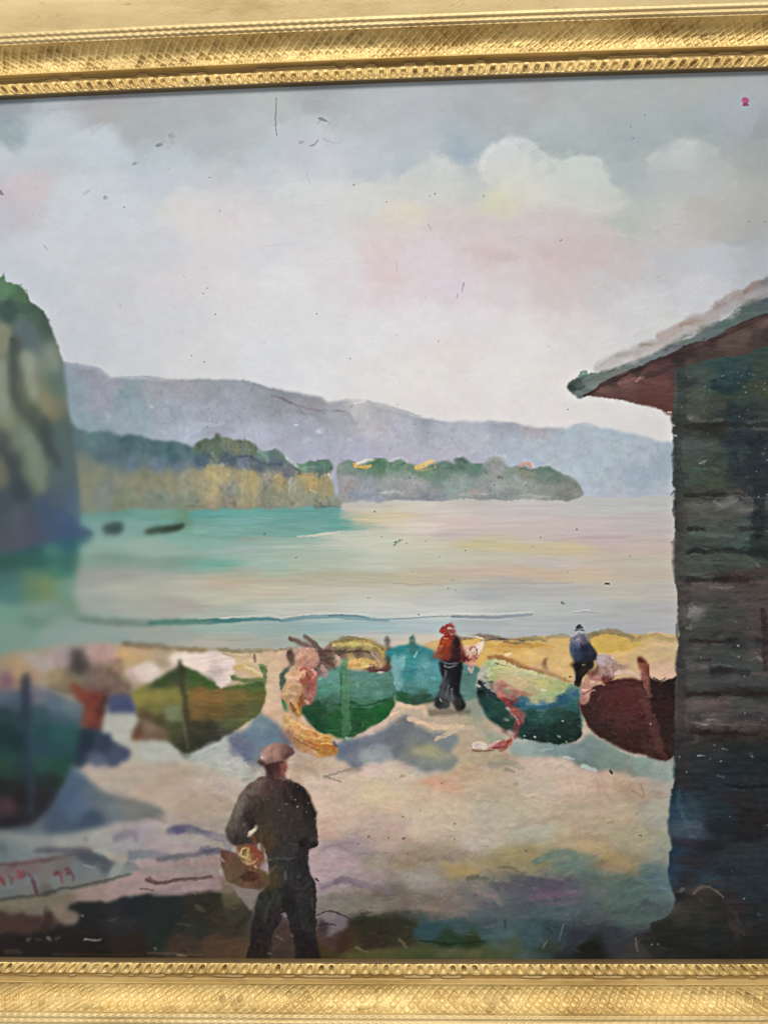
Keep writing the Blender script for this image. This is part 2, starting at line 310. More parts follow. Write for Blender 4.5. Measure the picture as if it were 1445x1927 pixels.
for t, w, c, a in (('120 683 155 688 185 695 205 710', 5, (112, 115, 130), .6), ('210 712 260 709 300 713', 3, (135, 138, 146), .6), ('268 708 300 711 338 716', 2, (95, 100, 102), .7), ('340 716 400 717 470 719', 3.5, (122, 124, 130), .6),
                   ('478 724 520 738 560 746 605 752', 9, (126, 130, 134), .7), ('480 719 520 732 560 739', 2, (200, 200, 202), .5), ('605 748 612 756 640 758', 4, (140, 140, 142), .6), ('512 744 535 752 560 764 600 772 650 774', 4.5, (122, 108, 114), .75), ('530 748 548 760', 6, (108, 82, 92), .65),
                   ('560 768 570 785', 9, (128, 116, 126), .5), ('620 758 650 753 682 753', 3, (168, 165, 164), .7), ('662 760 688 757', 3, (215, 213, 210), .8), ('690 755 740 768 790 783', 6, (140, 143, 147), .65), ('640 775 660 785 672 800', 7, (140, 130, 130), .4),
                   ('670 770 690 800 720 840', 26, (178, 174, 175), .45), ('480 790 520 800 560 806', 12, (150, 155, 172), .5), ('350 812 380 800 420 796', 9, (168, 178, 192), .6), ('352 822 380 806', 6, (178, 188, 200), .5),
                   ('600 812 604 814', 7, (195, 200, 214), .8), ('555 800 560 800', 6, (188, 196, 210), .7), ('575 826 586 828', 8, (180, 185, 205), .6), ('655 825 662 828', 6, (186, 190, 206), .5), ('735 815 742 822', 8, (180, 178, 190), .5),
                   ('284 765 288 768', 7, (178, 188, 200), .7), ('202 780 206 784', 8, (150, 168, 180), .6), ('230 738 240 750', 9, (98, 122, 130), .6), ('258 720 270 718', 7, (120, 132, 138), .5), ('195 735 200 750', 12, (135, 128, 142), .5),
                   ('780 785 830 795 880 796', 4, (140, 146, 158), .6), ('925 793 955 796 975 800', 3, (136, 142, 154), .7), ('985 804 1030 808 1060 808', 4, (152, 146, 150), .6), ('1080 800 1100 797 1125 804', 3, (140, 152, 164), .6),
                   ('1095 835 1120 826 1160 830', 6, (146, 162, 174), .5), ('1190 890 1215 898 1245 896', 10, (138, 156, 170), .5), ('1130 925 1200 922 1265 926', 7, (160, 165, 177), .5), ('1020 815 1010 830 985 835', 8, (168, 162, 168), .4)):
    stroke(Pt(t), w, c, a=a, id=HILL if w < 30 else None, soft=1.6)
daubs(1500, -215, 690, 1290, 940, 26, 8, ang=.25, dang=.6, jit=3, a=.45, ids=[HILL], h=.12)
daubs(900, 130, 730, 1270, 900, 14, 6, ang=1.0, dang=.8, jit=7, a=.5, ids=[HILL], h=.2)
dots(16, 390, 760, 480, 830, (85, 88, 100), .6, 1.3, .8); dots(18, 560, 760, 860, 870, (95, 92, 102), .5, 1.4, .8)

# ---------------------------------------------------------------- water
water = F('''170 985 118 155 150; 240 985 120 155 150; 170 1030 135 165 155; 300 1035 145 168 158; 390 1000 115 160 150; 200 1055 120 148 135; 330 1060 125 150 138; 160 1085 145 150 143; 200 1085 152 152 146; 300 1095 162 166 153;
250 1110 172 175 162; 350 1105 178 178 165; 180 1130 150 160 152; 250 1140 160 165 155; 350 1140 166 162 155; 170 1160 145 160 155; 400 962 92 150 146; 500 968 108 163 154; 600 968 98 153 148; 630 990 92 150 141; 450 985 118 166 156;
550 1000 113 163 154; 480 1005 142 158 150; 400 1020 128 168 158; 550 1025 150 175 162; 660 1012 186 190 176; 700 975 192 182 150; 660 955 186 180 170; 740 980 200 190 168; 850 960 196 188 180; 800 990 202 191 181; 450 1035 150 172 165;
600 1045 166 180 165; 700 1022 187 189 172; 800 1022 192 188 168; 400 1062 118 165 152; 500 1062 158 180 168; 600 1065 171 182 165; 700 1062 181 185 170; 850 1050 188 188 172; 450 1080 168 172 155; 600 1086 172 172 150; 700 1086 170 170 145;
800 1088 180 170 148; 420 1096 182 171 152; 500 1110 192 186 166; 600 1112 189 187 171; 400 1128 185 186 168; 750 1112 182 181 166; 850 1112 178 180 170; 400 1152 164 172 163; 550 1150 189 191 181; 700 1140 191 193 185; 850 1148 192 193 185;
900 950 181 177 171; 1000 955 183 179 177; 1150 950 176 177 175; 1250 940 172 174 172; 850 985 194 178 172; 950 975 189 179 175; 1100 990 184 173 170; 1230 985 176 170 168; 850 1010 181 168 165; 1000 1010 185 174 168; 1120 1012 178 163 163;
900 1025 184 176 140; 960 1030 186 178 144; 1060 1033 188 175 144; 1200 1030 182 167 158; 850 1050 181 179 158; 950 1050 181 177 160; 1030 1058 181 172 165; 1200 1060 177 169 156; 900 1075 185 170 154; 1000 1080 188 169 146; 1100 1082 188 172 150;
1220 1080 178 168 152; 850 1092 178 166 148; 950 1102 166 163 156; 1050 1112 168 168 164; 900 1116 158 163 164; 1150 1112 175 173 161; 1250 1110 172 168 160; 850 1140 184 186 180; 1000 1140 173 177 173; 1100 1140 169 173 171; 1200 1150 163 165 163;
900 1175 160 168 170; 1000 1180 166 171 171; 1100 1180 163 167 169; 1200 1180 161 163 165; 1260 1170 165 166 166; 420 1182 150 172 165; 500 1182 150 172 168; 600 1182 140 170 170; 700 1182 150 175 178; 800 1182 165 178 180; 450 1206 166 168 158;
600 1200 162 170 160; 700 1200 181 178 168; 800 1206 192 181 165; 400 1216 170 168 155; 300 1200 150 158 150; 200 1200 138 155 150; -100 1100 110 145 132; 0 1180 112 142 130; 0 1215 125 150 140; 100 1185 128 150 145; 1600 1000 170 170 168; 1600 1180 165 165 165''')
poly([(-300, 930), (638, 945), (800, 938), (1100, 936), (1700, 928), (1700, 1240), (-300, 1260)], water, id=WATER, sm=False, soft=1.2, amp=2, r=9, ax=.10, ay=1.6, warp=4, h=.08)
for t, w, c, a in (('400 965 425 962 435 964', 6, (155, 190, 178), .6), ('500 975 540 976 600 972', 4, (160, 190, 178), .5), ('465 1003 480 1000 505 1001', 9, (162, 160, 150), .6), ('590 1008 620 1004 638 1000', 5, (205, 205, 188), .8),
                   ('430 1036 500 1030 560 1028', 4, (165, 182, 175), .5), ('350 1058 400 1060 470 1058', 8, (108, 158, 148), .6), ('520 1030 600 1026 700 1024', 5, (196, 198, 182), .5), ('640 1000 760 1002 860 1000', 5, (204, 192, 180), .5),
                   ('680 975 730 968 800 972', 8, (194, 182, 145), .6), ('820 1015 900 1012 980 1016', 4, (190, 186, 160), .5), ('860 1022 950 1030 1050 1031 1120 1032', 9, (188, 176, 138), .55), ('1000 1015 1080 1014 1180 1016', 6, (182, 166, 166), .5),
                   ('620 1078 700 1084 780 1088 860 1090', 9, (170, 168, 140), .6), ('400 1086 480 1092 560 1088', 7, (186, 174, 152), .5), ('860 1080 950 1078 1050 1082', 8, (192, 172, 148), .5), ('740 1098 800 1100 870 1097', 3, (150, 148, 134), .5),
                   ('860 1098 940 1097 1080 1098', 3.5, (152, 150, 148), .55), ('860 1115 930 1118 1000 1112 1080 1108', 6, (156, 162, 162), .55), ('820 1065 900 1062 1000 1066', 4, (178, 170, 158), .5), ('640 950 760 945 860 948', 5, (196, 192, 186), .5),
                   ('1000 1058 1040 1060 1070 1062', 6, (186, 180, 176), .5), ('660 1040 760 1044 860 1040', 5, (176, 182, 168), .4), ('1120 950 1180 952 1262 950', 6, (170, 174, 172), .4), ('900 960 960 955 1050 958', 8, (186, 178, 178), .4)):
    stroke(Pt(t), w, c, a=a, br=.55, soft=1.8)
daubs(2600, -215, 940, 1290, 1230, 75, 6, ang=0, dang=.035, jit=2.8, a=.42, ids=[WATER], h=.08, curve=.01)
daubs(1200, -215, 940, 1290, 1230, 40, 3, ang=0, dang=.05, jit=4, a=.35, ids=[WATER], h=.1, curve=.01)
# turquoise under the cliffs, ends in a clean vertical edge
poly(Pt('140 955 640 952 639 975 637 998 600 1004 520 1008 430 1014 300 1012 140 990'), F('200 965 85 135 128; 300 968 100 150 138; 400 962 90 148 144; 480 975 112 163 156; 560 970 98 153 147; 620 975 92 150 143; 450 990 115 163 154; 570 990 112 160 152; 360 1000 120 160 150; 240 990 118 155 148'), id=WATER, sm=False, soft=1.6, amp=3, a=.72, r=9, ax=.12, ay=1.5)
daubs(500, 140, 955, 636, 1010, 50, 4, ang=0, dang=.05, jit=6, a=.5, ids=[WATER], h=.12, curve=.01)
stroke(Pt('560 1010 600 1007 640 1001'), 4, (208, 206, 190), a=.7, rag=.4)
# the thin breaking wave
wave = Pt('60 1158 120 1161 170 1163 250 1168 300 1170 350 1169 400 1169 440 1166 500 1163 530 1166 560 1165 600 1159 640 1160 690 1162 730 1166 780 1163 850 1160 900 1161 960 1159 1000 1156')
stroke([(x, y-5) for x, y in wave[5:]], 4, (205, 207, 200), a=.6, br=.5, taper=.2, rag=.25, amp=.5)
stroke(Pt('60 1160 150 1162 180 1166'), 15, (92, 120, 108), a=.6, soft=4, rag=.25, amp=.5)
stroke(Pt('150 1164 180 1168 250 1172 290 1173'), 12, (82, 105, 98), a=.85, soft=3, rag=.25, amp=.5)
stroke(Pt('284 1172 320 1171 350 1170 400 1169 450 1167'), 11, (62, 112, 100), a=.9, soft=1.8, rag=.25, amp=.5)
stroke(Pt('400 1169 450 1167 500 1165 530 1167'), 7, (70, 125, 128), a=.9, rag=.25, amp=.5)
stroke(Pt('530 1167 570 1163 610 1160 650 1161 690 1165 730 1168'), 7, (110, 145, 152), a=.9, seed=3, rag=.25, amp=.5)
stroke(Pt('620 1159 660 1158 695 1164'), 4, (88, 118, 135), a=.8, rag=.25, amp=.5)
stroke(Pt('700 1166 760 1164 830 1160 870 1160'), 2.2, (120, 138, 142), a=.8, rag=.25, amp=.5)
stroke(Pt('850 1160 900 1162 950 1161 1000 1156'), 6, (112, 124, 134), a=.85, rag=.25, amp=.5)
stroke(Pt('870 1164 930 1166 960 1164'), 3, (190, 194, 192), a=.6, rag=.25, amp=.5)
stroke(Pt('1080 1152 1110 1152 1130 1154'), 2.5, (140, 145, 145), a=.7, rag=.25, amp=.5)
stroke(Pt('1080 1150 1110 1147'), 3, (200, 200, 196), a=.7, rag=.25, amp=.5)
for x, y, r in ((704, 963, 3), (742, 1020, 4), (750, 1016, 3), (765, 1022, 2), (717, 1010, 1.6), (801, 1019, 2), (826, 1049, 1.6), (775, 1075, 1.6), (1017, 1012, 2), (1002, 1029, 1.8), (1084, 997, 3), (1184, 1047, 2.2), (875, 1036, 1.8), (1058, 1136, 4), (1056, 1134, 3),
                (843, 1108, 2), (857, 1111, 2), (878, 1150, 1.6), (787, 1157, 2.5), (557, 1050, 2), (497, 1005, 3), (693, 1125, 1.8), (850, 1092, 2), (1068, 1077, 1.6)):
    stroke([(x, y), (x+r*.8, y-r*.3)], r, (88, 104, 100), a=.8, br=.2)
stroke(Pt('1139 1098 1146 1098'), 4.5, (38, 36, 36), a=.95, br=0, h=.4)
stroke(Pt('740 1025 757 1015'), 3, (95, 135, 122), a=.7)

# ---------------------------------------------------------------- headlands
poly(Pt('640 945 636 905 632 880 645 868 662 866 680 873 700 868 716 862 728 866 735 872 750 864 770 874 795 876 822 872 838 868 856 872 866 862 876 866 890 871 908 873 922 862 935 860 948 868 958 880 978 876 1000 882 1022 877 1042 882 1062 893 1084 904 1095 922 1096 934 1080 940 1050 942 1000 940 940 942 880 940 820 943 760 938 720 944 680 942'),
     F('660 885 110 132 120; 690 880 96 128 104; 710 875 80 118 92; 740 885 98 130 108; 790 882 100 130 105; 820 875 92 120 105; 860 875 78 108 92; 890 882 88 118 108; 915 880 128 135 132; 935 885 140 142 140; 960 885 120 132 124; 990 888 122 130 112; 1010 882 98 122 110; 1045 892 95 118 108; 1075 910 118 124 116; 1090 925 128 130 122; 660 905 145 138 142; 690 910 132 142 148; 740 905 142 146 145; 780 915 146 146 148; 700 930 138 144 156; 800 935 128 132 140; 860 915 132 146 142; 900 925 138 144 140; 940 915 140 148 144; 980 905 138 148 140; 1000 920 134 142 136; 1040 920 128 136 128; 1060 935 118 122 112; 900 938 125 128 130; 950 938 126 132 130'),
     id=POINT, soft=1., amp=3.5, r=9, warp=6, h=.2)
for t, w, c, a in (('700 872 712 868 724 880 716 890', 12, (70, 110, 84), .7), ('745 880 760 872', 7, (78, 112, 95), .7), ('768 885 790 890 815 888', 9, (98, 130, 100), .6), ('858 866 869 862 880 870', 8, (62, 88, 80), .8), ('890 880 905 884 915 890', 10, (82, 115, 100), .6),
                   ('668 874 682 880 698 877', 9, (222, 170, 82), .95), ('672 872 690 866 702 866', 4, (235, 218, 175), .9), ('670 880 690 884 702 878', 2.5, (90, 100, 60), .8), ('783 880 800 874 816 868', 9, (224, 178, 88), .95), ('800 872 815 868 819 880', 5, (232, 190, 110), .9), ('784 884 800 884 818 882', 3, (180, 150, 90), .7),
                   ('735 868 752 862 768 868', 5, (182, 178, 178), .7), ('983 874 996 874 998 880', 7, (210, 140, 118), .9), ('1000 872 1004 878', 4, (222, 205, 195), .7), ('980 882 1000 886', 3, (78, 100, 88), .7), ('1015 880 1040 888 1056 896', 6, (84, 112, 98), .7),
                   ('918 868 930 862 945 864 950 872', 7, (165, 160, 155), .6), ('925 875 935 890 930 905', 10, (145, 142, 138), .5), ('862 860 868 856', 4, (205, 208, 206), .7), ('948 858 952 862', 4, (210, 210, 206), .7), ('718 928 745 926 760 930', 5, (188, 182, 178), .6),
                   ('780 928 830 930 880 926', 6, (134, 136, 148), .5), ('865 932 900 928 918 930', 5, (178, 164, 152), .6), ('880 925 900 922', 4, (180, 150, 135), .6), ('980 932 1020 934 1050 936', 5, (165, 165, 158), .6), ('740 936 790 940 830 940', 6, (122, 124, 138), .6), ('660 930 700 934', 9, (130, 140, 155), .6),
                   ('1040 935 1060 925 1080 930', 10, (118, 120, 110), .5), ('1060 898 1061 906', 1.5, (80, 95, 85), .7), ('1070 902 1071 910', 1.5, (80, 95, 85), .7), ('1083 910 1085 920', 2, (75, 92, 85), .7), ('1088 932 1098 925', 3, (125, 125, 118), .7)):
    stroke(Pt(t), w, c, a=a, id=POINT, soft=1.1)
for x, y in ((771, 900), (940, 898), (922, 923), (989, 913), (852, 885), (930, 912)): stroke([(x, y)], 2.4, (45, 48, 46), a=.9, br=0)
daubs(520, 636, 862, 1100, 943, 13, 5, ang=.1, dang=.9, jit=8, a=.5, ids=[POINT], h=.2)

poly(Pt('120 955 120 806 150 808 170 814 200 810 225 818 262 818 285 828 330 830 350 838 368 842 372 830 385 826 398 828 408 816 420 826 440 828 468 830 486 842 500 848 520 846 532 850 540 862 548 866 560 872 580 868 600 866 620 868 625 886 622 896 628 915 632 935 641 952 560 954 500 956 420 958 350 960 240 958'),
     F('140 830 70 100 108; 180 825 72 110 110; 200 850 65 95 108; 240 840 55 90 98; 270 830 62 98 104; 300 850 58 98 104; 330 860 50 88 100; 350 850 72 110 112; 380 840 82 105 86; 410 845 88 108 82; 440 850 98 112 88; 470 845 92 112 88; 500 855 90 125 112; 530 850 92 118 104; 380 868 60 92 105; 250 870 78 108 122; 300 872 88 110 128; 340 875 88 108 125; 430 865 62 84 96; 460 870 88 104 118; 520 872 78 96 108; 580 878 80 128 105; 610 880 76 120 98; 600 892 70 98 100; 490 885 75 92 106; 540 892 92 104 115; 150 880 112 122 98; 160 910 122 125 92; 180 900 118 125 95; 200 920 105 122 112; 230 910 122 125 100; 260 900 122 122 90; 290 905 128 128 92; 320 900 135 132 98; 230 935 115 125 92; 300 935 112 128 108; 350 895 138 138 110; 370 905 150 140 100; 400 890 168 152 96; 420 895 172 155 100; 400 925 158 146 102; 435 920 128 130 112; 460 905 165 148 92; 480 900 172 152 92; 470 935 150 142 100; 500 900 140 140 118; 530 900 165 150 92; 545 910 150 142 110; 575 895 172 152 92; 590 905 178 150 82; 610 900 162 148 96; 615 925 158 148 96; 560 930 140 140 110; 590 940 132 136 108; 510 940 128 130 102; 440 945 130 128 102; 360 945 120 130 102; 630 940 125 135 112'),
     id=HEAD, soft=1.1, amp=4.5, r=7, warp=4, h=.25)
for t, w, c, a in (('370 840 385 836 402 832 412 820', 12, (78, 98, 72), .8), ('408 816 412 828', 6, (70, 92, 68), .8), ('425 832 440 838 448 848', 14, (118, 125, 88), .7), ('462 832 475 840 480 850', 12, (100, 112, 82), .7), ('452 828 452 842', 3, (62, 82, 62), .7),
                   ('430 866 460 858 480 864 500 872 530 876', 6, (58, 76, 88), .8), ('390 872 420 868 440 862', 5, (58, 88, 100), .7), ('486 848 500 856 505 868', 9, (120, 152, 132), .6), ('540 862 552 870 560 878', 4, (190, 205, 208), .8), ('545 876 560 884 580 888', 5, (70, 90, 108), .7),
                   ('560 880 580 878 600 880', 4, (120, 160, 130), .6), ('598 866 618 866', 4, (62, 92, 80), .8), ('560 890 590 892 620 888', 6, (82, 98, 108), .7), ('400 888 404 910 398 930', 14, (178, 160, 92), .7), ('425 892 430 910', 12, (175, 158, 104), .6),
                   ('455 892 462 915 455 940', 9, (155, 145, 105), .7), ('445 905 440 930 448 948', 8, (148, 148, 125), .7), ('505 892 508 915', 9, (150, 150, 132), .6), ('525 895 530 920', 12, (172, 152, 88), .7), ('548 900 545 930', 5, (165, 168, 155), .8), ('556 900 552 925', 4, (150, 155, 140), .7),
                   ('568 895 590 896 592 915', 14, (182, 152, 84), .7), ('605 905 612 920', 8, (168, 152, 98), .7), ('618 892 624 902', 3, (215, 218, 210), .8), ('586 923 596 926', 4, (215, 198, 140), .7), ('498 905 498 925', 5, (110, 112, 100), .6), ('480 920 476 945', 8, (168, 150, 98), .6),
                   ('350 952 370 952 382 954', 3.5, (92, 90, 70), .7), ('380 956 440 955 520 955', 4, (112, 132, 118), .6), ('590 953 620 953 641 955', 4, (62, 92, 98), .8), ('500 952 540 954', 3, (95, 120, 115), .6), ('520 948 580 946 625 942', 5, (135, 138, 118), .5)):
    stroke(Pt(t), w, c, a=a, id=HEAD, soft=1.2)
daubs(900, 120, 812, 640, 955, 14, 6, ang=1.1, dang=.8, jit=11, a=.55, ids=[HEAD], h=.25)
# little boats near the headland
poly(Pt('195 990 203 984 225 982 233 988 230 1002 215 1006 198 1003'), (58, 78, 76), id=ROWBOAT, soft=3)
stroke(Pt('345 962 348 975 352 990'), 30, (98, 135, 105), a=.8, soft=6)
stroke(Pt('300 972 320 968 345 970'), 12, (120, 150, 128), a=.6, soft=4)
poly(Pt('274 998 292 991 320 988 345 984 348 990 335 998 300 1003 280 1005'), F('290 998 62 82 66; 335 990 45 60 45'), id=ROWBOAT2, soft=2)

# ---------------------------------------------------------------- big cliff at the left, with its reflection
poly(Pt('-220 1000 150 1004 149 1030 147 1060 142 1095 140 1125 150 1150 120 1200 60 1225 -220 1232'), F('''20 1015 32 82 92; 60 1030 38 80 82; 100 1030 62 115 108; 135 1020 40 88 98; 20 1060 40 80 72; 60 1060 40 85 78; 110 1075 60 115 100; 125 1060 50 98 90; 85 1100 105 128 92; 95 1118 105 130 95; 60 1105 90 122 92; 20 1110 70 115 112; 130 1110 105 142 128; 15 1150 105 145 132; 80 1140 116 143 133; 60 1165 98 130 120; 20 1190 115 145 132; 100 1190 132 152 146; 10 1090 60 100 98; -100 1080 50 90 85; -100 1180 105 140 128'''), id=WATER, soft=6, amp=4, r=10, ax=.4, ay=1.4, h=.1)
poly(Pt('-220 480 -120 500 -60 505 -12 524 4 521 8 516 12 528 25 534 38 540 46 549 54 556 62 568 72 577 82 583 88 598 93 606 98 620 106 638 114 662 120 682 123 712 127 750 131 780 136 812 142 850 147 900 151 950 152 985 150 1012 -220 1016'),
     F('''10 540 72 120 84; 0 560 66 112 78; 40 560 60 98 72; 15 588 40 72 68; 60 590 54 86 70; 85 612 55 80 70; 5 630 112 122 96; 10 650 116 124 100; 45 625 70 94 98; 60 640 70 92 98; 28 655 58 70 66; 28 700 62 78 72; 30 740 70 86 70; 50 680 118 132 116; 95 680 102 122 106; 60 740 112 120 95; 85 760 118 118 88; 97 775 110 106 80; 105 720 72 100 90; 5 700 112 132 116; 8 760 112 132 110; 40 760 72 88 70; 60 775 60 78 66; 85 800 44 64 60; 92 830 48 68 68; 112 820 62 88 88; 40 820 96 117 96; 60 860 92 114 92; 75 900 88 106 84; 5 830 60 75 70; 10 790 112 122 95; 25 880 48 62 66; 5 890 92 96 80; 35 920 36 54 68; 112 900 60 86 92; 100 940 58 78 96; 10 950 48 64 80; 35 972 60 72 88; 58 985 52 64 88; 112 980 44 74 110; 130 990 38 72 114; 80 960 44 70 100; 140 960 60 90 112; -100 600 90 110 85; -100 800 75 95 80; -100 950 50 66 80'''),
     id=CLIFF, soft=1.1, amp=3, r=8, warp=4, h=.25, ax=1.5, ay=.6)
for t, w, c, a in (('8 522 9 515', 2, (70, 100, 76), .9), ('36 540 40 536', 3, (75, 105, 84), .9), ('44 549 50 545', 3, (80, 110, 92), .8), ('49 556 52 548', 2, (85, 112, 98), .8), ('90 600 95 604', 3, (66, 90, 78), .8), ('-5 575 25 578 60 580', 22, (40, 70, 66), .5),
                   ('28 655 25 700 28 750 45 775 70 790 85 805', 11, (56, 74, 66), .7), ('85 800 92 830 105 860 115 880', 16, (44, 64, 64), .7), ('50 670 58 720 70 760', 16, (122, 134, 115), .6), ('70 740 82 765 95 780', 10, (126, 122, 88), .6), ('15 860 30 890 42 930', 16, (42, 60, 70), .6), ('95 660 105 690', 12, (104, 124, 108), .6)):
    stroke(Pt(t), w, c, a=a, id=CLIFF, soft=2)
for t, w, c, a in (('50 668 58 700 66 740', 22, (134, 146, 130), .7), ('2 690 6 730 10 775', 24, (126, 142, 124), .7), ('58 830 72 870 78 915', 34, (106, 130, 110), .7), ('96 665 104 700', 16, (116, 134, 120), .6), ('24 640 26 690 30 740 50 780 72 800', 9, (48, 66, 60), .8), ('84 800 96 840 112 880', 13, (42, 60, 60), .75), ('2 838 22 880 40 930', 13, (40, 58, 64), .7)):
    stroke(Pt(t), w, c, a=a, id=CLIFF, soft=2, rag=.6)

# ---------------------------------------------------------------- beach
sand = F('''60 1235 140 130 110; 150 1228 150 140 130; 250 1235 175 150 115; 320 1240 160 145 120; 350 1280 150 140 130; 230 1350 155 160 155; 215 1385 152 158 153; 260 1400 158 158 150; 300 1412 158 163 160; 390 1422 158 168 166; 250 1450 162 152 140; 330 1450 162 146 132;
440 1440 164 168 165; 160 1450 165 155 148; 400 1480 170 158 148; 300 1500 165 150 135; 380 1512 160 145 130; 250 1530 148 140 138; 400 1560 150 140 134; 330 1580 158 148 148; 250 1570 150 145 152; 160 1580 145 146 142; 60 1580 130 136 136; 20 1600 105 118 118;
480 1250 185 165 135; 510 1290 190 165 142; 515 1330 192 166 142; 560 1240 190 160 140; 600 1440 178 160 140; 640 1460 190 170 155; 700 1440 192 173 164; 750 1460 190 175 160; 800 1450 170 165 158; 880 1460 175 155 130; 830 1478 188 146 126; 900 1440 165 152 130;
700 1490 193 176 151; 630 1500 188 168 155; 800 1500 185 168 148; 950 1500 170 160 140; 1000 1480 175 162 150; 1030 1440 186 168 156; 1080 1470 182 160 145; 1150 1480 172 150 132; 1210 1490 160 140 122; 1240 1480 150 150 142; 1250 1530 150 150 138; 850 1530 182 168 148;
930 1530 165 160 145; 1000 1540 168 158 140; 1100 1520 165 150 132; 1150 1550 165 150 130; 600 1560 180 155 140; 640 1540 186 166 151; 720 1580 172 150 140; 700 1560 172 152 145; 800 1560 186 171 153; 900 1580 178 168 155; 1000 1570 165 162 148; 1100 1590 168 150 120;
1200 1590 155 148 125; 1250 1600 140 145 130; 650 1598 148 134 138; 640 1620 172 150 154; 700 1620 155 143 130; 760 1620 145 130 110; 850 1620 150 138 120; 870 1635 162 140 100; 950 1615 150 138 105; 1000 1610 150 140 102; 1070 1625 112 126 115; 1150 1632 145 130 100;
600 1650 170 150 152; 700 1650 160 142 138; 740 1682 118 108 98; 800 1660 158 150 140; 900 1660 128 122 112; 900 1690 112 108 110; 980 1670 88 88 94; 1040 1680 94 84 100; 1100 1660 92 104 100; 1180 1670 86 104 98; 1240 1660 92 114 116; 820 1700 120 108 98;
650 1700 130 122 112; 700 1710 125 116 104; 850 1700 125 112 105; 950 1722 78 90 94; 1050 1720 76 90 92; 1200 1720 76 90 88; 700 1735 50 50 36; 760 1742 48 48 36; 800 1745 54 78 84; 850 1750 56 82 86; 850 1770 45 60 40; 780 1775 60 65 40; 700 1792 75 75 45; 900 1792 75 80 52;
960 1770 68 86 84; 1020 1750 56 74 80; 1080 1765 50 55 60; 1150 1765 52 54 60; 1100 1792 24 26 20; 1200 1792 40 38 34; 640 1748 110 102 106; 620 1790 60 50 30; 400 1740 42 42 34; 300 1740 32 34 34; 200 1740 28 32 34; 400 1650 150 128 124; 300 1670 165 140 138; 200 1670 165 142 135;
60 1700 118 110 95; 50 1735 62 45 40; 50 1780 30 24 20; 200 1790 34 26 18; 420 1790 72 56 40; 350 1790 62 50 40; 560 1700 130 120 118; 540 1770 75 58 52; 950 1230 200 165 95; 1050 1240 195 165 110; 1150 1225 190 160 85; 1200 1250 190 165 125; 1250 1240 180 160 125; 1250 1265 190 160 140; 900 1300 150 140 125; 1600 1600 60 70 75; -150 1500 120 120 118; -150 1750 40 34 30''')
poly(Pt('-220 1228 0 1232 60 1222 130 1214 200 1210 240 1212 300 1216 350 1222 400 1220 450 1222 540 1220 600 1222 640 1212 700 1212 760 1222 820 1206 870 1200 905 1200 930 1206 980 1198 1040 1196 1085 1200 1120 1188 1150 1184 1180 1192 1215 1194 1250 1190 1280 1194 1700 1200')+[(1700, 1900), (-220, 1900)], sand, id=SAND, sm=False, soft=1.2, amp=3, r=13, ax=.45, ay=1.35, warp=8, h=.15)
for t, w, c, a in (('235 1212 270 1216 310 1217', 12, (112, 98, 75), .8), ('310 1220 350 1222 380 1221 400 1226', 8, (125, 110, 78), .8), ('400 1222 440 1224 480 1224 530 1223', 8, (118, 114, 88), .85), ('410 1232 450 1238 480 1240', 8, (150, 130, 110), .7), ('440 1240 520 1250 540 1262', 16, (196, 172, 138), .6),
                   ('500 1260 505 1300 500 1340', 26, (192, 165, 140), .6), ('530 1222 560 1218', 5, (130, 112, 88), .7),
                   ('868 1201 900 1197 935 1200 960 1208 1000 1212', 8, (118, 98, 78), .8), ('980 1204 1005 1200 1025 1206', 9, (112, 108, 84), .8), ('1030 1200 1060 1196 1075 1200', 8, (135, 122, 98), .7), ('1105 1198 1125 1190 1150 1187 1170 1192 1190 1200', 10, (118, 110, 88), .85), ('1190 1204 1215 1196 1240 1198 1265 1204', 10, (150, 134, 88), .8), ('1215 1193 1230 1190', 4, (220, 195, 165), .7),
                   ('915 1216 950 1222 1000 1215 1040 1220', 12, (190, 150, 78), .8), ('940 1212 980 1216 1020 1214', 8, (178, 136, 66), .8), ('930 1235 970 1240 1010 1235 1060 1240', 14, (206, 172, 112), .7), ('1000 1255 1040 1265 1075 1275', 16, (202, 172, 128), .7), ('1110 1212 1140 1222 1180 1218 1200 1210', 14, (190, 160, 78), .8), ('1120 1232 1170 1230 1230 1215 1262 1212', 9, (205, 175, 128), .7),
                   ('1150 1245 1200 1240 1255 1235', 18, (190, 162, 120), .7), ('1150 1262 1200 1268 1262 1270', 14, (200, 168, 148), .7), ('950 1232 962 1230', 5, (238, 215, 180), .9), ('955 1200 985 1204', 2.5, (230, 215, 190), .7)):
    stroke(Pt(t), w, c, a=a, id=SAND, soft=1.6)
stroke(Pt('870 1197 900 1199 912 1206'), 3, (235, 220, 205), a=.9, id=SAND)
stroke(Pt('905 1206 930 1203 960 1202 985 1204'), 3, (60, 40, 34), a=.8, id=SAND)
daubs(3600, -215, 1240, 1300, 1800, 46, 12, ang=-.08, dang=.35, jit=6, a=.42, ids=[SAND], h=.14)
daubs(3400, -215, 1240, 1300, 1800, 20, 6, ang=-.1, dang=.7, jit=7, a=.38, ids=[SAND], h=.2)
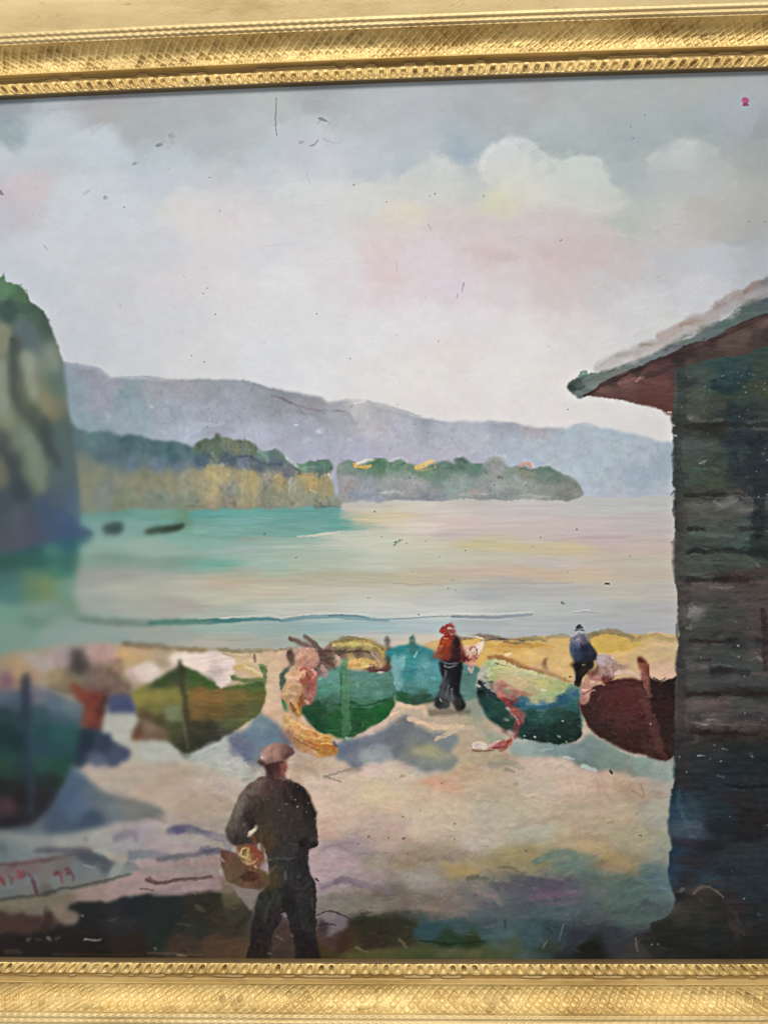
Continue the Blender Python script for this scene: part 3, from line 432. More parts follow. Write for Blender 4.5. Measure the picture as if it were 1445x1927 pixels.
# cast shadows and blots on the sand, as the painter put them
SH = lambda t, c, a=.85, soft=3.6, amp=5: poly(Pt(t), c, soft=soft, amp=amp, a=a, h=.15, r=8, warp=5)
SH('440 1408 430 1390 460 1372 478 1352 492 1343 505 1350 525 1368 540 1385 548 1400 520 1420 500 1440 470 1436', F('490 1352 95 122 140; 480 1380 86 114 135; 520 1385 80 108 130; 450 1405 88 98 122; 500 1420 100 110 125'))
SH('430 1408 450 1398 480 1402 470 1420 440 1422', (100, 104, 128), a=.6)
SH('630 1402 650 1392 700 1382 735 1362 760 1345 772 1350 782 1365 810 1374 845 1378 862 1390 850 1412 862 1430 850 1450 800 1452 770 1440 740 1430 700 1432 670 1448 650 1436 632 1425',
   F('650 1400 84 98 122; 660 1430 98 110 128; 700 1400 92 106 124; 720 1378 92 108 122; 760 1360 96 104 110; 740 1400 88 98 108; 800 1385 100 110 118; 840 1395 108 120 128; 780 1410 105 112 110; 700 1420 120 134 145; 830 1430 118 124 118; 780 1440 108 120 122; 840 1445 110 120 120'))
SH('690 1408 715 1400 735 1412 740 1432 700 1436 675 1428', (138, 150, 158), a=.75, soft=4)
SH('778 1412 800 1400 815 1400 828 1412 850 1420 830 1428 800 1424 780 1422', F('800 1408 172 162 112; 830 1418 160 155 125; 790 1420 165 160 125'), a=.6, soft=5)
SH('655 1445 680 1440 684 1450 660 1454', (120, 112, 118), a=.6)
stroke(Pt('610 1462 640 1452 670 1446'), 5, (140, 132, 122), a=.8); stroke(Pt('612 1460 625 1464 642 1470'), 5, (128, 122, 112), a=.8)
SH('970 1395 1000 1393 1080 1400 1110 1380 1150 1400 1200 1420 1268 1432 1268 1470 1210 1462 1150 1452 1100 1446 1060 1425 1000 1425 960 1418', F('980 1405 125 148 150; 1040 1410 108 134 140; 1100 1420 100 126 128; 1100 1440 92 110 105; 1150 1430 105 128 124; 1200 1440 118 142 138; 1250 1440 138 152 148; 1180 1455 112 126 118; 1250 1455 125 145 145'))
SH('920 1330 880 1300 870 1330 890 1360 910 1370 950 1390 940 1400 900 1375', (120, 142, 130), a=.55, soft=5)
for t, w, c, a in (('1095 1440 1110 1446 1120 1450', 8, (170, 190, 188), .8), ('1060 1424 1078 1428', 5, (175, 190, 188), .7), ('1015 1412 1040 1408', 5, (150, 172, 175), .6), ('925 1440 960 1435 985 1445', 14, (125, 128, 120), .5), ('950 1448 968 1452', 7, (112, 112, 100), .6),
                   ('820 1390 860 1372 890 1368', 9, (195, 175, 150), .7), ('770 1352 800 1362 830 1368 870 1366', 10, (206, 180, 155), .9), ('745 1326 790 1330 800 1345', 12, (208, 182, 158), .9), ('730 1348 750 1338', 4, (214, 188, 160), .9), ('870 1350 890 1360', 10, (160, 150, 125), .7),
                   ('550 1462 580 1440 600 1428', 18, (180, 150, 130), .5), ('560 1440 590 1450 600 1470', 10, (150, 132, 125), .4), ('1048 1462 1060 1475 1040 1492', 7, (192, 170, 155), .6), ('1075 1465 1085 1490', 6, (195, 172, 155), .6), ('1100 1468 1096 1498', 6, (190, 168, 150), .6), ('1120 1465 1130 1495', 5, (165, 140, 122), .6),
                   ('1190 1488 1210 1500 1205 1475', 5, (132, 112, 95), .55), ('1000 1500 1060 1508 1100 1504', 4, (158, 138, 122), .5), ('990 1498 1015 1492', 6, (200, 182, 165), .6), ('1145 1490 1150 1465', 5, (180, 155, 138), .6), ('1165 1490 1172 1468', 5, (160, 136, 118), .5)):
    stroke(Pt(t), w, c, a=a, soft=1.4)
stroke(Pt('1147 1452 1150 1455'), 6, (35, 32, 34), a=.9, br=0)
# lower sand streaks
for t, w, c, a in (('612 1595 635 1590 655 1600', 12, (142, 126, 134), .7), ('605 1672 630 1660 660 1660 700 1668 740 1678', 12, (124, 108, 122), .8), ('630 1658 650 1654 664 1662', 10, (108, 92, 112), .7), ('664 1604 700 1606 735 1604', 7, (142, 136, 128), .6), ('800 1618 840 1612 850 1618', 9, (132, 116, 104), .6),
                   ('842 1628 870 1640 900 1640', 14, (168, 144, 98), .7), ('960 1602 1000 1592 1030 1594', 6, (160, 145, 95), .7), ('910 1620 950 1615 1000 1608', 12, (152, 138, 100), .6), ('880 1654 900 1650 915 1654', 10, (92, 88, 72), .8), ('940 1632 965 1634 975 1640', 6, (92, 88, 70), .7), ('1010 1622 1040 1608 1070 1604 1085 1622', 16, (92, 118, 112), .8),
                   ('1060 1625 1110 1640 1180 1650', 14, (95, 118, 108), .6), ('1100 1585 1140 1600 1180 1618', 16, (172, 150, 112), .6), ('1130 1610 1170 1624 1195 1636', 14, (162, 142, 100), .7), ('990 1645 1030 1648 1060 1655', 7, (138, 128, 112), .6), ('930 1665 980 1668 1020 1660', 16, (82, 82, 90), .6), ('1000 1690 1050 1684 1090 1680', 12, (120, 98, 112), .7),
                   ('1030 1700 1070 1700 1090 1692', 10, (112, 90, 106), .6), ('900 1700 940 1708 960 1715', 14, (100, 98, 100), .5), ('790 1705 830 1712 860 1718', 9, (140, 122, 112), .6), ('900 1680 930 1686 940 1700', 12, (148, 132, 122), .6), ('905 1632 945 1630', 5, (165, 148, 112), .5), ('620 1480 660 1486', 8, (196, 176, 158), .4)):
    stroke(Pt(t), w, c, a=a, soft=2.5, br=.5)
for x, y, w, c in ((757, 1537, 3.5, (120, 108, 95)), (771, 1540, 3, (135, 120, 105)), (700, 1537, 3.5, (145, 130, 120)), (790, 1526, 3, (120, 110, 100)), (758, 1578, 5, (110, 95, 95)), (693, 1575, 3.5, (85, 75, 78)), (730, 1576, 3, (110, 98, 100)), (672, 1588, 4, (112, 98, 105)), (690, 1587, 3, (100, 90, 98)), (766, 1607, 3, (100, 90, 82)), (855, 1550, 4, (135, 120, 100)), (853, 1580, 3, (130, 118, 105)), (830, 1474, 3, (80, 72, 70)), (968, 1475, 6, (150, 135, 115)), (1197, 1532, 3.5, (115, 105, 90)), (1203, 1572, 3.5, (105, 98, 88)), (860, 1675, 3, (90, 82, 78)), (893, 1685, 6, (100, 92, 90)), (755, 1460, 8, (160, 145, 130)), (988, 1600, 4, (100, 92, 70))):
    stroke([(x, y), (x+w*.7, y-.5)], w, c, a=.8, br=.2)
# dark grass along the bottom
SH('600 1745 640 1738 660 1728 700 1722 760 1730 790 1742 780 1775 760 1790 640 1800 598 1800 592 1770', F('620 1770 75 55 48; 650 1780 58 40 30; 690 1740 46 44 30; 740 1745 44 44 32; 700 1775 50 38 28; 760 1770 52 48 34; 610 1795 62 52 28; 660 1795 78 68 36'), a=.95, amp=7)
SH('600 1722 630 1716 650 1728 650 1745 620 1760 598 1758 600 1740', F('620 1725 125 112 118; 630 1750 118 108 112; 610 1742 60 48 50'), a=.9, amp=3)
stroke(Pt('598 1740 620 1738 632 1742'), 4, (55, 45, 45), a=.8); stroke(Pt('595 1722 620 1714 645 1722 660 1730'), 3, (48, 42, 40), a=.85)
SH('780 1746 820 1738 870 1736 920 1742 935 1760 900 1785 840 1782 790 1772', F('810 1745 48 74 80; 870 1742 62 82 86; 850 1770 38 58 36; 890 1775 42 56 34; 920 1755 60 82 84'), a=.95)
SH('930 1742 990 1732 1060 1738 1080 1760 1050 1790 980 1796 930 1792', F('950 1750 72 92 94; 1000 1760 62 82 86; 1050 1750 52 66 72; 960 1785 72 84 66; 1030 1785 48 60 50'), a=.9)
SH('1068 1755 1120 1752 1180 1762 1230 1752 1290 1752 1290 1802 1050 1802 1075 1785', F('1090 1765 50 54 60; 1160 1770 52 54 60; 1110 1790 24 26 20; 1190 1795 58 56 52; 1240 1775 40 38 38; 1270 1790 32 28 24'), a=.95)
SH('670 1792 720 1784 780 1780 860 1784 930 1788 960 1800 660 1802', F('700 1792 84 84 48; 790 1790 70 78 46; 870 1792 86 88 58; 930 1795 70 78 52'), a=.9)
for t, w, c, a in (('1060 1740 1052 1770', 4, (120, 128, 115), .5), ('1028 1770 1022 1785', 4, (112, 122, 108), .5), ('1196 1765 1199 1790', 4, (118, 112, 102), .5), ('752 1768 765 1782', 7, (110, 100, 80), .6), ('670 1782 690 1790', 5, (118, 112, 78), .6), ('680 1720 700 1716', 5, (60, 52, 42), .6),
                   ('690 1712 692 1720', 3, (70, 62, 50), .7), ('770 1728 790 1738', 5, (70, 70, 50), .6), ('790 1770 850 1776 895 1772', 6, (30, 44, 26), .7), ('950 1732 952 1748', 6, (50, 62, 66), .7), ('1100 1735 1150 1725 1230 1732', 14, (88, 98, 94), .4)):
    stroke(Pt(t), w, c, a=a, soft=1.5)
SH('120 1712 140 1700 165 1695 205 1694 235 1686 275 1682 330 1682 375 1676 420 1680 440 1700 450 1740 480 1800 300 1802 120 1798 80 1780 100 1745 130 1740 150 1728 128 1720',
   F('170 1705 30 32 32; 250 1710 28 33 36; 320 1720 30 36 34; 380 1700 42 40 30; 150 1745 32 28 28; 230 1730 40 38 40; 300 1760 32 40 36; 380 1750 42 42 34; 250 1785 40 30 20; 340 1785 62 48 38; 400 1780 76 58 44; 160 1785 28 22 16; 430 1740 52 46 34; 440 1790 80 60 42'), a=.97, amp=6)
SH('0 1712 40 1718 60 1722 70 1735 80 1752 60 1765 30 1760 0 1765', (66, 48, 42), a=.9)
SH('0 1760 60 1756 110 1745 160 1760 150 1795 0 1800', (30, 24, 22), a=.9)
for t, w, c, a in (('88 1712 92 1730 85 1750', 16, (48, 36, 32), .8), ('56 1695 58 1715', 8, (88, 78, 62), .7), ('160 1768 175 1769 192 1767', 4, (135, 132, 130), .85), ('205 1732 225 1726', 4, (66, 62, 60), .7), ('52 1768 58 1766', 7, (100, 100, 95), .7), ('70 1766 78 1768', 5, (75, 70, 65), .7), ('90 1764 95 1768', 7, (110, 112, 112), .8),
                   ('105 1766 113 1764', 5, (85, 80, 75), .7), ('156 1722 158 1724', 4, (150, 150, 148), .8), ('370 1705 385 1715', 8, (72, 70, 58), .7), ('292 1783 295 1786', 4, (120, 118, 118), .7), ('335 1738 360 1741', 4, (72, 70, 62), .5), ('12 1790 40 1792', 9, (72, 60, 45), .6), ('280 1793 380 1796', 4, (98, 82, 66), .6), ('335 1797 352 1798', 5, (130, 105, 78), .6),
                   ('100 1795 250 1797', 3, (60, 45, 28), .7), ('380 1680 400 1676', 6, (70, 66, 50), .6)):
    stroke(Pt(t), w, c, a=a, soft=1.2)
# pink sand between grass and plank, shadow smears at the left
SH('100 1712 115 1735 140 1738 152 1722 130 1708 140 1695 200 1692 245 1682 285 1678 270 1664 275 1650 258 1648 240 1652 200 1660 140 1674 110 1690', F('120 1720 125 112 98; 170 1680 148 130 122; 230 1668 160 136 132; 265 1655 165 142 138; 130 1700 118 106 92'), a=.9, amp=3)
SH('285 1684 320 1668 360 1660 420 1655 425 1672 380 1678 330 1682', F('310 1672 138 120 122; 370 1668 160 136 134; 410 1662 150 128 126'), a=.85, amp=3)
SH('0 1700 60 1692 105 1694 100 1712 60 1720 0 1715', (112, 106, 90), a=.8)
for t, w, c, a in (('265 1672 290 1676', 3, (80, 68, 62), .8), ('275 1655 300 1662 340 1656 400 1650', 6, (78, 58, 52), .85), ('280 1652 300 1660', 6, (88, 68, 58), .7), ('245 1610 280 1608 310 1612 330 1618', 16, (100, 106, 122), .7), ('300 1618 340 1612 400 1602 430 1600', 10, (98, 94, 100), .75), ('380 1600 420 1604', 14, (92, 92, 115), .7),
                   ('270 1640 340 1636 420 1640', 14, (140, 136, 128), .6), ('240 1625 260 1635', 16, (95, 112, 118), .7), ('320 1564 345 1560 375 1564 395 1568', 16, (92, 92, 112), .85), ('330 1558 345 1562', 14, (78, 76, 108), .7), ('250 1540 280 1534 310 1548', 9, (118, 108, 100), .7), ('255 1532 300 1542', 4, (80, 74, 70), .6), ('220 1575 250 1565 256 1580', 18, (118, 116, 128), .7),
                   ('160 1578 166 1580', 6, (92, 92, 95), .7), ('280 1590 320 1600 360 1594', 16, (158, 142, 146), .6), ('200 1605 225 1622 240 1608', 12, (158, 152, 140), .7), ('390 1570 425 1580 430 1600', 16, (118, 112, 125), .6), ('180 1555 215 1545 250 1530', 18, (138, 134, 142), .7), ('120 1578 150 1570 190 1560', 12, (132, 140, 136), .6)):
    stroke(Pt(t), w, c, a=a, soft=2)
# ---------------------------------------------------------------- boats, from the left
O = lambda t, c, id, soft=1.1, amp=3, a=1., h=.3, **k: poly(Pt(t), c, soft=soft, amp=amp, a=a, id=id, h=h, **dict(dict(r=7, warp=3), **k))
K = lambda t, w, c, id=None, a=.9, h=.35, **k: stroke(Pt(t), w, c, a=a, id=id, h=h, **k)
# hazy nets and people behind the blue boat
O('0 1250 30 1232 70 1228 90 1240 75 1280 60 1300 30 1300 0 1305', F('10 1245 145 128 105; 40 1265 165 138 105; 70 1235 150 142 138; 10 1280 120 92 100; 40 1290 150 120 100'), SAND, soft=5)
O('80 1262 95 1230 130 1220 160 1222 180 1212 215 1216 228 1235 235 1270 250 1300 248 1322 215 1325 170 1318 140 1312 115 1300 90 1285', F('90 1245 170 158 158; 120 1235 158 145 142; 150 1250 72 66 62; 148 1235 90 78 74; 175 1230 180 150 142; 200 1225 185 150 145; 180 1275 115 98 84; 210 1280 112 95 82; 230 1260 150 125 100; 105 1270 150 132 98; 200 1310 105 82 76; 240 1300 120 100 85; 130 1280 125 110 88'), NET, soft=5)
K('148 1232 150 1260', 16, (62, 56, 54), NET, a=.7, soft=5)
K('225 1232 250 1238', 14, (190, 150, 98), SAND, a=.7, soft=5)
O('140 1292 165 1300 200 1306 200 1330 196 1360 192 1375 165 1376 150 1360 146 1320', F('150 1300 120 58 42; 175 1320 115 55 42; 160 1350 118 62 48; 195 1330 72 42 38; 190 1360 98 50 40'), NET, soft=4)
K('138 1290 150 1302', 14, (128, 52, 38), NET, a=.8, soft=4)
O('205 1310 240 1305 250 1315 254 1345 210 1345', (70, 78, 108), SAND, soft=4)
O('202 1348 250 1344 256 1370 246 1400 200 1396', (156, 160, 154), SAND, soft=4)
SH('140 1375 200 1378 212 1392 248 1412 240 1428 215 1440 170 1440 135 1442 130 1420', F('160 1400 24 38 54; 190 1400 44 54 74; 225 1418 66 74 96; 180 1430 80 90 108; 145 1430 28 44 58'), a=.95, soft=3)
SH('120 1440 150 1450 190 1485 230 1500 280 1510 310 1535 270 1540 230 1545 180 1560 110 1568 20 1570 60 1530 90 1500', F('130 1490 66 86 112; 150 1515 76 96 124; 120 1480 74 98 122; 170 1505 84 98 112; 200 1500 92 104 108; 250 1520 110 112 108; 110 1550 66 80 98; 170 1540 60 74 92; 60 1560 92 104 112; 220 1530 100 112 118'), a=.95, soft=4)
# blue-green boat
O('-150 1330 -60 1300 0 1300 40 1296 55 1288 70 1292 100 1300 130 1315 158 1328 152 1370 140 1430 122 1470 100 1510 70 1545 40 1556 -20 1560 -120 1540 -180 1450',
  F('10 1310 82 92 108; 30 1325 70 84 100; 70 1310 112 110 120; 100 1325 88 102 118; 130 1335 98 112 122; 10 1345 36 56 60; 40 1350 38 60 66; 80 1345 52 78 88; 120 1350 62 88 98; 10 1380 22 46 50; 30 1400 20 44 48; 80 1380 34 68 74; 110 1380 36 78 80; 140 1380 40 80 80; 80 1410 38 66 78; 110 1415 36 72 74; 20 1430 34 66 62; 10 1450 36 64 50; 40 1440 30 56 56; 80 1440 36 72 64; 110 1450 34 68 54; 60 1470 26 38 36; 100 1470 30 40 38; 10 1480 28 30 30; 40 1500 30 26 30; 15 1520 66 46 54; 80 1500 38 32 38; 60 1530 34 30 34; 20 1550 26 26 30; -100 1400 30 60 66; -100 1330 70 86 100'), B_BLUE, soft=3)
K('52 1270 50 1300 48 1350 48 1400 52 1450 58 1500 60 1530', 15, (38, 52, 70), B_BLUE, a=.75, soft=4, br=.2)
K('50 1275 50 1340', 14, (40, 44, 60), B_BLUE, a=.8, soft=4, br=.1)
K('62 1310 62 1360 60 1420 62 1480 60 1530', 8, (62, 72, 84), B_BLUE, a=.5, soft=3)
K('70 1290 105 1302 135 1318 158 1328', 7, (142, 130, 118), B_BLUE, a=.8, soft=2.5)
K('95 1292 120 1300 140 1302', 8, (82, 70, 52), NET, a=.7, soft=3)
K('0 1302 40 1302', 7, (110, 100, 112), B_BLUE, a=.6, soft=3)
# ochre boat
O('252 1300 285 1285 320 1262 345 1252 380 1270 420 1290 445 1288 470 1286 492 1282 499 1290 499 1310 494 1330 488 1345 460 1362 440 1378 400 1396 368 1412 350 1420 330 1408 310 1390 296 1372 270 1356 256 1340 254 1320',
  F('270 1310 126 120 66; 300 1305 124 116 62; 330 1310 112 108 58; 290 1335 108 104 60; 325 1345 104 112 86; 300 1285 52 66 42; 330 1270 50 60 44; 365 1272 56 80 44; 395 1285 54 78 42; 420 1288 82 84 50; 450 1282 66 88 48; 480 1284 60 88 50; 380 1310 120 90 52; 410 1310 118 88 50; 450 1310 108 92 52; 485 1310 90 88 46; 370 1345 104 80 50; 410 1345 94 76 44; 450 1340 80 74 44; 480 1335 78 82 52; 430 1365 78 84 58; 460 1358 82 90 58; 470 1350 82 88 56; 300 1360 66 58 40; 330 1375 58 62 42; 370 1365 46 46 34; 400 1370 44 44 38; 360 1395 38 40 34; 400 1390 44 46 42; 430 1378 58 58 56; 280 1350 80 66 48'), B_OCHRE, soft=1.3)
O('248 1392 256 1365 268 1350 290 1362 312 1375 320 1392 285 1392', F('260 1375 84 62 50; 280 1370 112 96 82; 300 1385 100 82 70; 262 1390 96 62 48'), B_OCHRE, soft=3)
O('236 1262 262 1250 300 1240 332 1230 350 1226 380 1228 405 1222 420 1232 440 1238 443 1260 440 1275 428 1288 416 1294 406 1288 402 1276 385 1270 362 1258 348 1254 334 1250 318 1262 300 1276 272 1284 246 1280',
  F('260 1265 205 188 184; 290 1262 212 196 192; 340 1240 222 204 198; 380 1245 220 202 198; 420 1250 216 198 196; 425 1275 212 194 190; 300 1250 160 140 122; 410 1262 186 168 168; 250 1275 170 150 145'), B_OCHRE, soft=1.8)
K('442 1256 465 1258 488 1272', 14, (190, 160, 110), B_OCHRE, a=.9, soft=1.5); K('460 1254 480 1262 492 1272', 4, (214, 198, 165), B_OCHRE)
K('440 1276 465 1280 492 1278', 9, (58, 84, 42), B_OCHRE); K('494 1254 499 1270 498 1290', 10, (58, 92, 48), B_OCHRE); K('490 1250 502 1254', 5, (120, 138, 98), B_OCHRE)
K('480 1232 481 1244', 7, (120, 100, 85)); K('338 1246 342 1262 346 1300 350 1340 356 1380 364 1412', 11, (50, 48, 34), B_OCHRE, soft=2.5, br=.15, seed=5)
K('344 1345 350 1385 354 1412', 5, (100, 100, 88), B_OCHRE, a=.6, soft=2); K('366 1412 400 1398 440 1378', 5, (38, 38, 40), B_OCHRE, a=.7, soft=2)
K('340 1415 350 1425 362 1415', 6, (95, 100, 88), a=.6, soft=2)
# turquoise boat behind
O('716 1222 730 1222 750 1216 768 1212 772 1206 782 1210 790 1214 812 1222 826 1234 850 1240 880 1250 903 1262 905 1290 900 1310 880 1318 845 1320 824 1320 800 1324 770 1326 748 1318 738 1300 722 1262',
  F('725 1228 52 128 130; 750 1222 58 134 134; 790 1220 60 130 132; 815 1235 66 122 128; 755 1245 118 170 172; 740 1260 112 162 165; 750 1290 112 158 155; 772 1240 58 138 140; 770 1270 60 130 132; 775 1295 78 130 125; 800 1250 100 158 162; 820 1260 88 152 156; 790 1280 92 150 150; 810 1295 84 138 136; 830 1290 78 132 130; 760 1312 44 90 62; 800 1312 48 82 66; 780 1320 52 80 62; 835 1312 70 84 72; 880 1270 86 124 116; 885 1300 92 128 118; 895 1280 95 132 126'), B_TURQ, h=.35)
K('716 1228 750 1220 775 1214 812 1224', 6, (48, 128, 132), B_TURQ); K('766 1240 764 1270 760 1300', 6, (64, 134, 136), B_TURQ, a=.8); K('742 1238 744 1260 748 1300', 9, (122, 170, 172), B_TURQ, a=.7)
K('775 1202 776 1224', 11, (72, 108, 100), B_TURQ, taper=.2); K('724 1204 728 1218', 8, (108, 92, 90), B_TURQ); K('727 1220 735 1219', 6, (90, 84, 82), B_TURQ); K('780 1236 784 1226', 3, (160, 195, 190), B_TURQ)
K('735 1206 722 1204', 3, (60, 110, 112), B_TURQ)
K('800 1318 840 1316 870 1310', 6, (68, 78, 62), B_TURQ, a=.6)
# green boat with nets
O('540 1322 575 1322 590 1280 596 1264 620 1256 645 1252 660 1258 700 1264 728 1258 738 1266 743 1288 742 1312 743 1328 728 1350 700 1368 678 1380 658 1388 632 1388 606 1380 586 1366 570 1345',
  F('600 1275 92 136 128; 620 1270 98 140 130; 610 1300 88 132 120; 635 1285 92 136 124; 590 1310 80 116 104; 670 1275 92 126 118; 700 1280 88 124 118; 730 1280 88 122 114; 680 1300 82 122 110; 710 1305 84 124 112; 735 1300 80 116 104; 690 1322 70 110 92; 620 1322 60 92 78; 590 1325 40 66 50; 600 1340 28 60 38; 630 1350 34 78 44; 600 1360 30 64 42; 620 1375 38 78 50; 680 1340 26 72 40; 710 1340 28 84 44; 735 1330 34 80 44; 700 1355 36 78 44; 670 1370 40 74 48; 650 1340 44 88 54; 580 1345 30 62 40'), B_GREEN, h=.35)
K('655 1322 665 1322 680 1328 700 1325 730 1314 742 1308', 3.5, (30, 62, 38), B_GREEN); K('585 1326 610 1330 640 1328', 4, (34, 60, 42), B_GREEN, a=.7)
K('648 1240 650 1290 650 1340 652 1390', 15, (78, 116, 88), B_GREEN, taper=.15, seed=9, br=.4); K('642 1270 642 1320', 4, (56, 88, 66), B_GREEN, a=.7); K('655 1262 656 1320', 3, (98, 134, 110), B_GREEN, a=.6); K('650 1388 660 1390', 4, (150, 180, 165), B_GREEN)
K('600 1278 612 1274 617 1270', 3, (175, 200, 195), B_GREEN, a=.8); K('670 1285 674 1292', 8, (110, 146, 138), B_GREEN, a=.8)
O('527 1268 540 1258 548 1264 545 1280 534 1300 527 1292', (78, 88, 76), B_GREEN); K('533 1316 536 1330 541 1336', 8, (34, 92, 50), B_GREEN)
# heap of nets, tarpaulin and oars in the green boat
O('605 1225 625 1210 660 1202 690 1202 712 1210 726 1222 722 1240 738 1252 730 1262 705 1266 690 1262 668 1256 655 1258 655 1240 640 1240 630 1252 600 1270 585 1262 580 1240', F('620 1215 140 112 92; 640 1212 150 138 90; 670 1208 176 160 100; 690 1214 178 158 96; 715 1215 150 128 82; 610 1228 106 82 70; 640 1228 104 84 72; 680 1228 112 92 74; 705 1232 150 128 108; 720 1240 160 132 88; 660 1248 205 168 100; 690 1248 212 178 112; 712 1250 190 158 108; 700 1260 92 66 60; 725 1262 100 72 66; 600 1245 118 96 86; 620 1245 110 88 80; 635 1240 150 125 115'), NET, h=.6)
for t, w, c in (('545 1200 560 1207 580 1216 600 1225 625 1240', 9, (98, 72, 62)), ('575 1197 585 1206 598 1218 608 1232 616 1246', 8, (92, 68, 60)), ('620 1212 650 1204 682 1203 690 1206', 6, (134, 120, 76)), ('628 1214 660 1212 690 1214 712 1218', 6, (196, 180, 118)),
                ('600 1224 640 1226 680 1226 706 1232', 5, (92, 74, 62)), ('600 1240 620 1246 632 1258', 6, (88, 66, 60)), ('660 1246 690 1242 706 1248', 9, (220, 182, 112)), ('664 1256 680 1256 700 1252', 5, (226, 196, 128)), ('700 1230 712 1242 718 1254', 4, (190, 164, 140)), ('712 1218 720 1228 724 1238', 6, (186, 166, 92)),
                ('696 1264 715 1262 728 1260', 5, (90, 60, 58)), ('712 1266 722 1264', 3, (220, 205, 195)), ('729 1236 732 1246 729 1258', 8, (90, 72, 56)), ('728 1200 729 1214', 8, (106, 88, 84)), ('634 1236 640 1246', 7, (196, 170, 158)), ('605 1256 614 1266 606 1272', 9, (176, 140, 138)),
                ('640 1200 665 1198 680 1203', 3, (120, 112, 82))):
    K(t, w, c, NET, h=.8)
# stooping figure of nets and cloth at the bow of the green boat
O('556 1225 570 1218 590 1222 600 1238 596 1252 586 1262 600 1268 596 1285 592 1310 584 1326 572 1328 568 1345 560 1350 548 1338 540 1322 530 1314 531 1296 540 1280 538 1268 552 1256 558 1245', F('575 1230 188 142 122; 585 1240 192 148 128; 565 1245 184 138 118; 550 1272 205 165 130; 565 1268 208 160 128; 545 1295 194 158 120; 560 1295 186 146 112; 550 1315 186 150 112; 575 1280 158 92 74; 585 1290 150 92 86; 582 1312 158 106 98; 570 1320 140 92 62; 560 1335 150 106 58; 595 1262 168 112 104'), NET, h=.8)
for t, w, c in (('545 1228 549 1240 552 1246', 15, (48, 34, 30)), ('542 1256 550 1250', 6, (98, 76, 64)), ('562 1238 572 1226 588 1224', 9, (205, 160, 138)), ('574 1246 590 1244 596 1250', 7, (182, 132, 114)), ('540 1272 556 1276 568 1268', 8, (224, 186, 146)), ('544 1290 556 1286 566 1290', 7, (212, 176, 138)), ('534 1306 546 1304 556 1308', 7, (206, 168, 126)),
                ('568 1262 574 1258 582 1264', 6, (170, 80, 58)), ('578 1268 584 1282 578 1300', 6, (142, 76, 70)), ('588 1260 594 1268 590 1276', 4, (220, 165, 145)), ('570 1305 566 1320 560 1330', 6, (136, 84, 48)), ('556 1318 560 1334 566 1348', 6, (204, 150, 84)), ('548 1322 552 1336', 5, (118, 70, 40)), ('575 1318 582 1326', 5, (190, 150, 138)), ('596 1290 590 1305', 5, (160, 110, 104))):
    K(t, w, c, NET, h=1.0)
O('534 1344 552 1346 572 1362 600 1378 628 1384 622 1392 634 1406 632 1420 600 1424 575 1416 555 1404 542 1388 534 1366', F('545 1355 205 170 122; 560 1370 206 156 98; 580 1385 198 146 82; 610 1392 196 140 70; 625 1405 174 118 58; 600 1405 186 130 66; 570 1400 180 132 88; 590 1415 188 148 112; 550 1380 186 142 104; 620 1418 176 124 70'), NET, soft=1.6, h=.5)
for t, w, c in (('540 1348 560 1362 585 1374 608 1382', 4, (230, 190, 138)), ('560 1378 585 1388 612 1392', 4, (222, 174, 110)), ('570 1392 595 1402 620 1404', 4, (168, 108, 52)), ('600 1388 618 1384 630 1388', 4, (228, 186, 128)), ('555 1388 575 1402 600 1410', 5, (160, 108, 66)), ('540 1356 556 1376 572 1386', 5, (210, 160, 108)), ('606 1398 628 1400', 3, (222, 180, 120)), ('628 1396 634 1404', 5, (62, 74, 80))):
    K(t, w, c, NET, h=.9)
# pale boat with brown oar
O('896 1286 900 1266 908 1250 918 1240 935 1236 960 1242 985 1252 1010 1264 1040 1274 1070 1284 1084 1292 1088 1304 1092 1330 1094 1360 1094 1384 1080 1396 1060 1400 1030 1398 1000 1394 975 1388 955 1382 935 1366 918 1352 906 1330 898 1308',
  F('908 1262 184 186 170; 902 1278 178 174 162; 922 1252 178 188 128; 920 1270 172 180 118; 940 1245 206 196 136; 960 1256 208 196 142; 950 1275 206 188 142; 990 1268 206 194 142; 980 1285 204 180 138; 1020 1282 196 188 128; 1000 1300 178 166 130; 1040 1295 176 180 122; 1060 1290 166 172 118; 1030 1310 186 184 136; 1010 1318 186 186 138; 915 1290 150 148 138; 930 1298 130 128 118; 1070 1302 80 118 122; 985 1322 70 108 124; 1020 1326 66 106 122; 1060 1312 44 84 104; 905 1300 16 34 34; 915 1320 30 62 58; 930 1335 36 72 62; 940 1355 32 60 50; 1000 1345 38 76 70; 1040 1345 40 74 68; 1080 1330 50 92 94; 990 1370 30 58 52; 1050 1370 24 46 38; 1080 1370 32 50 44; 1010 1385 30 46 44; 1060 1388 26 44 38; 965 1330 50 70 68; 1075 1350 34 60 50'), B_PALE, h=.35)
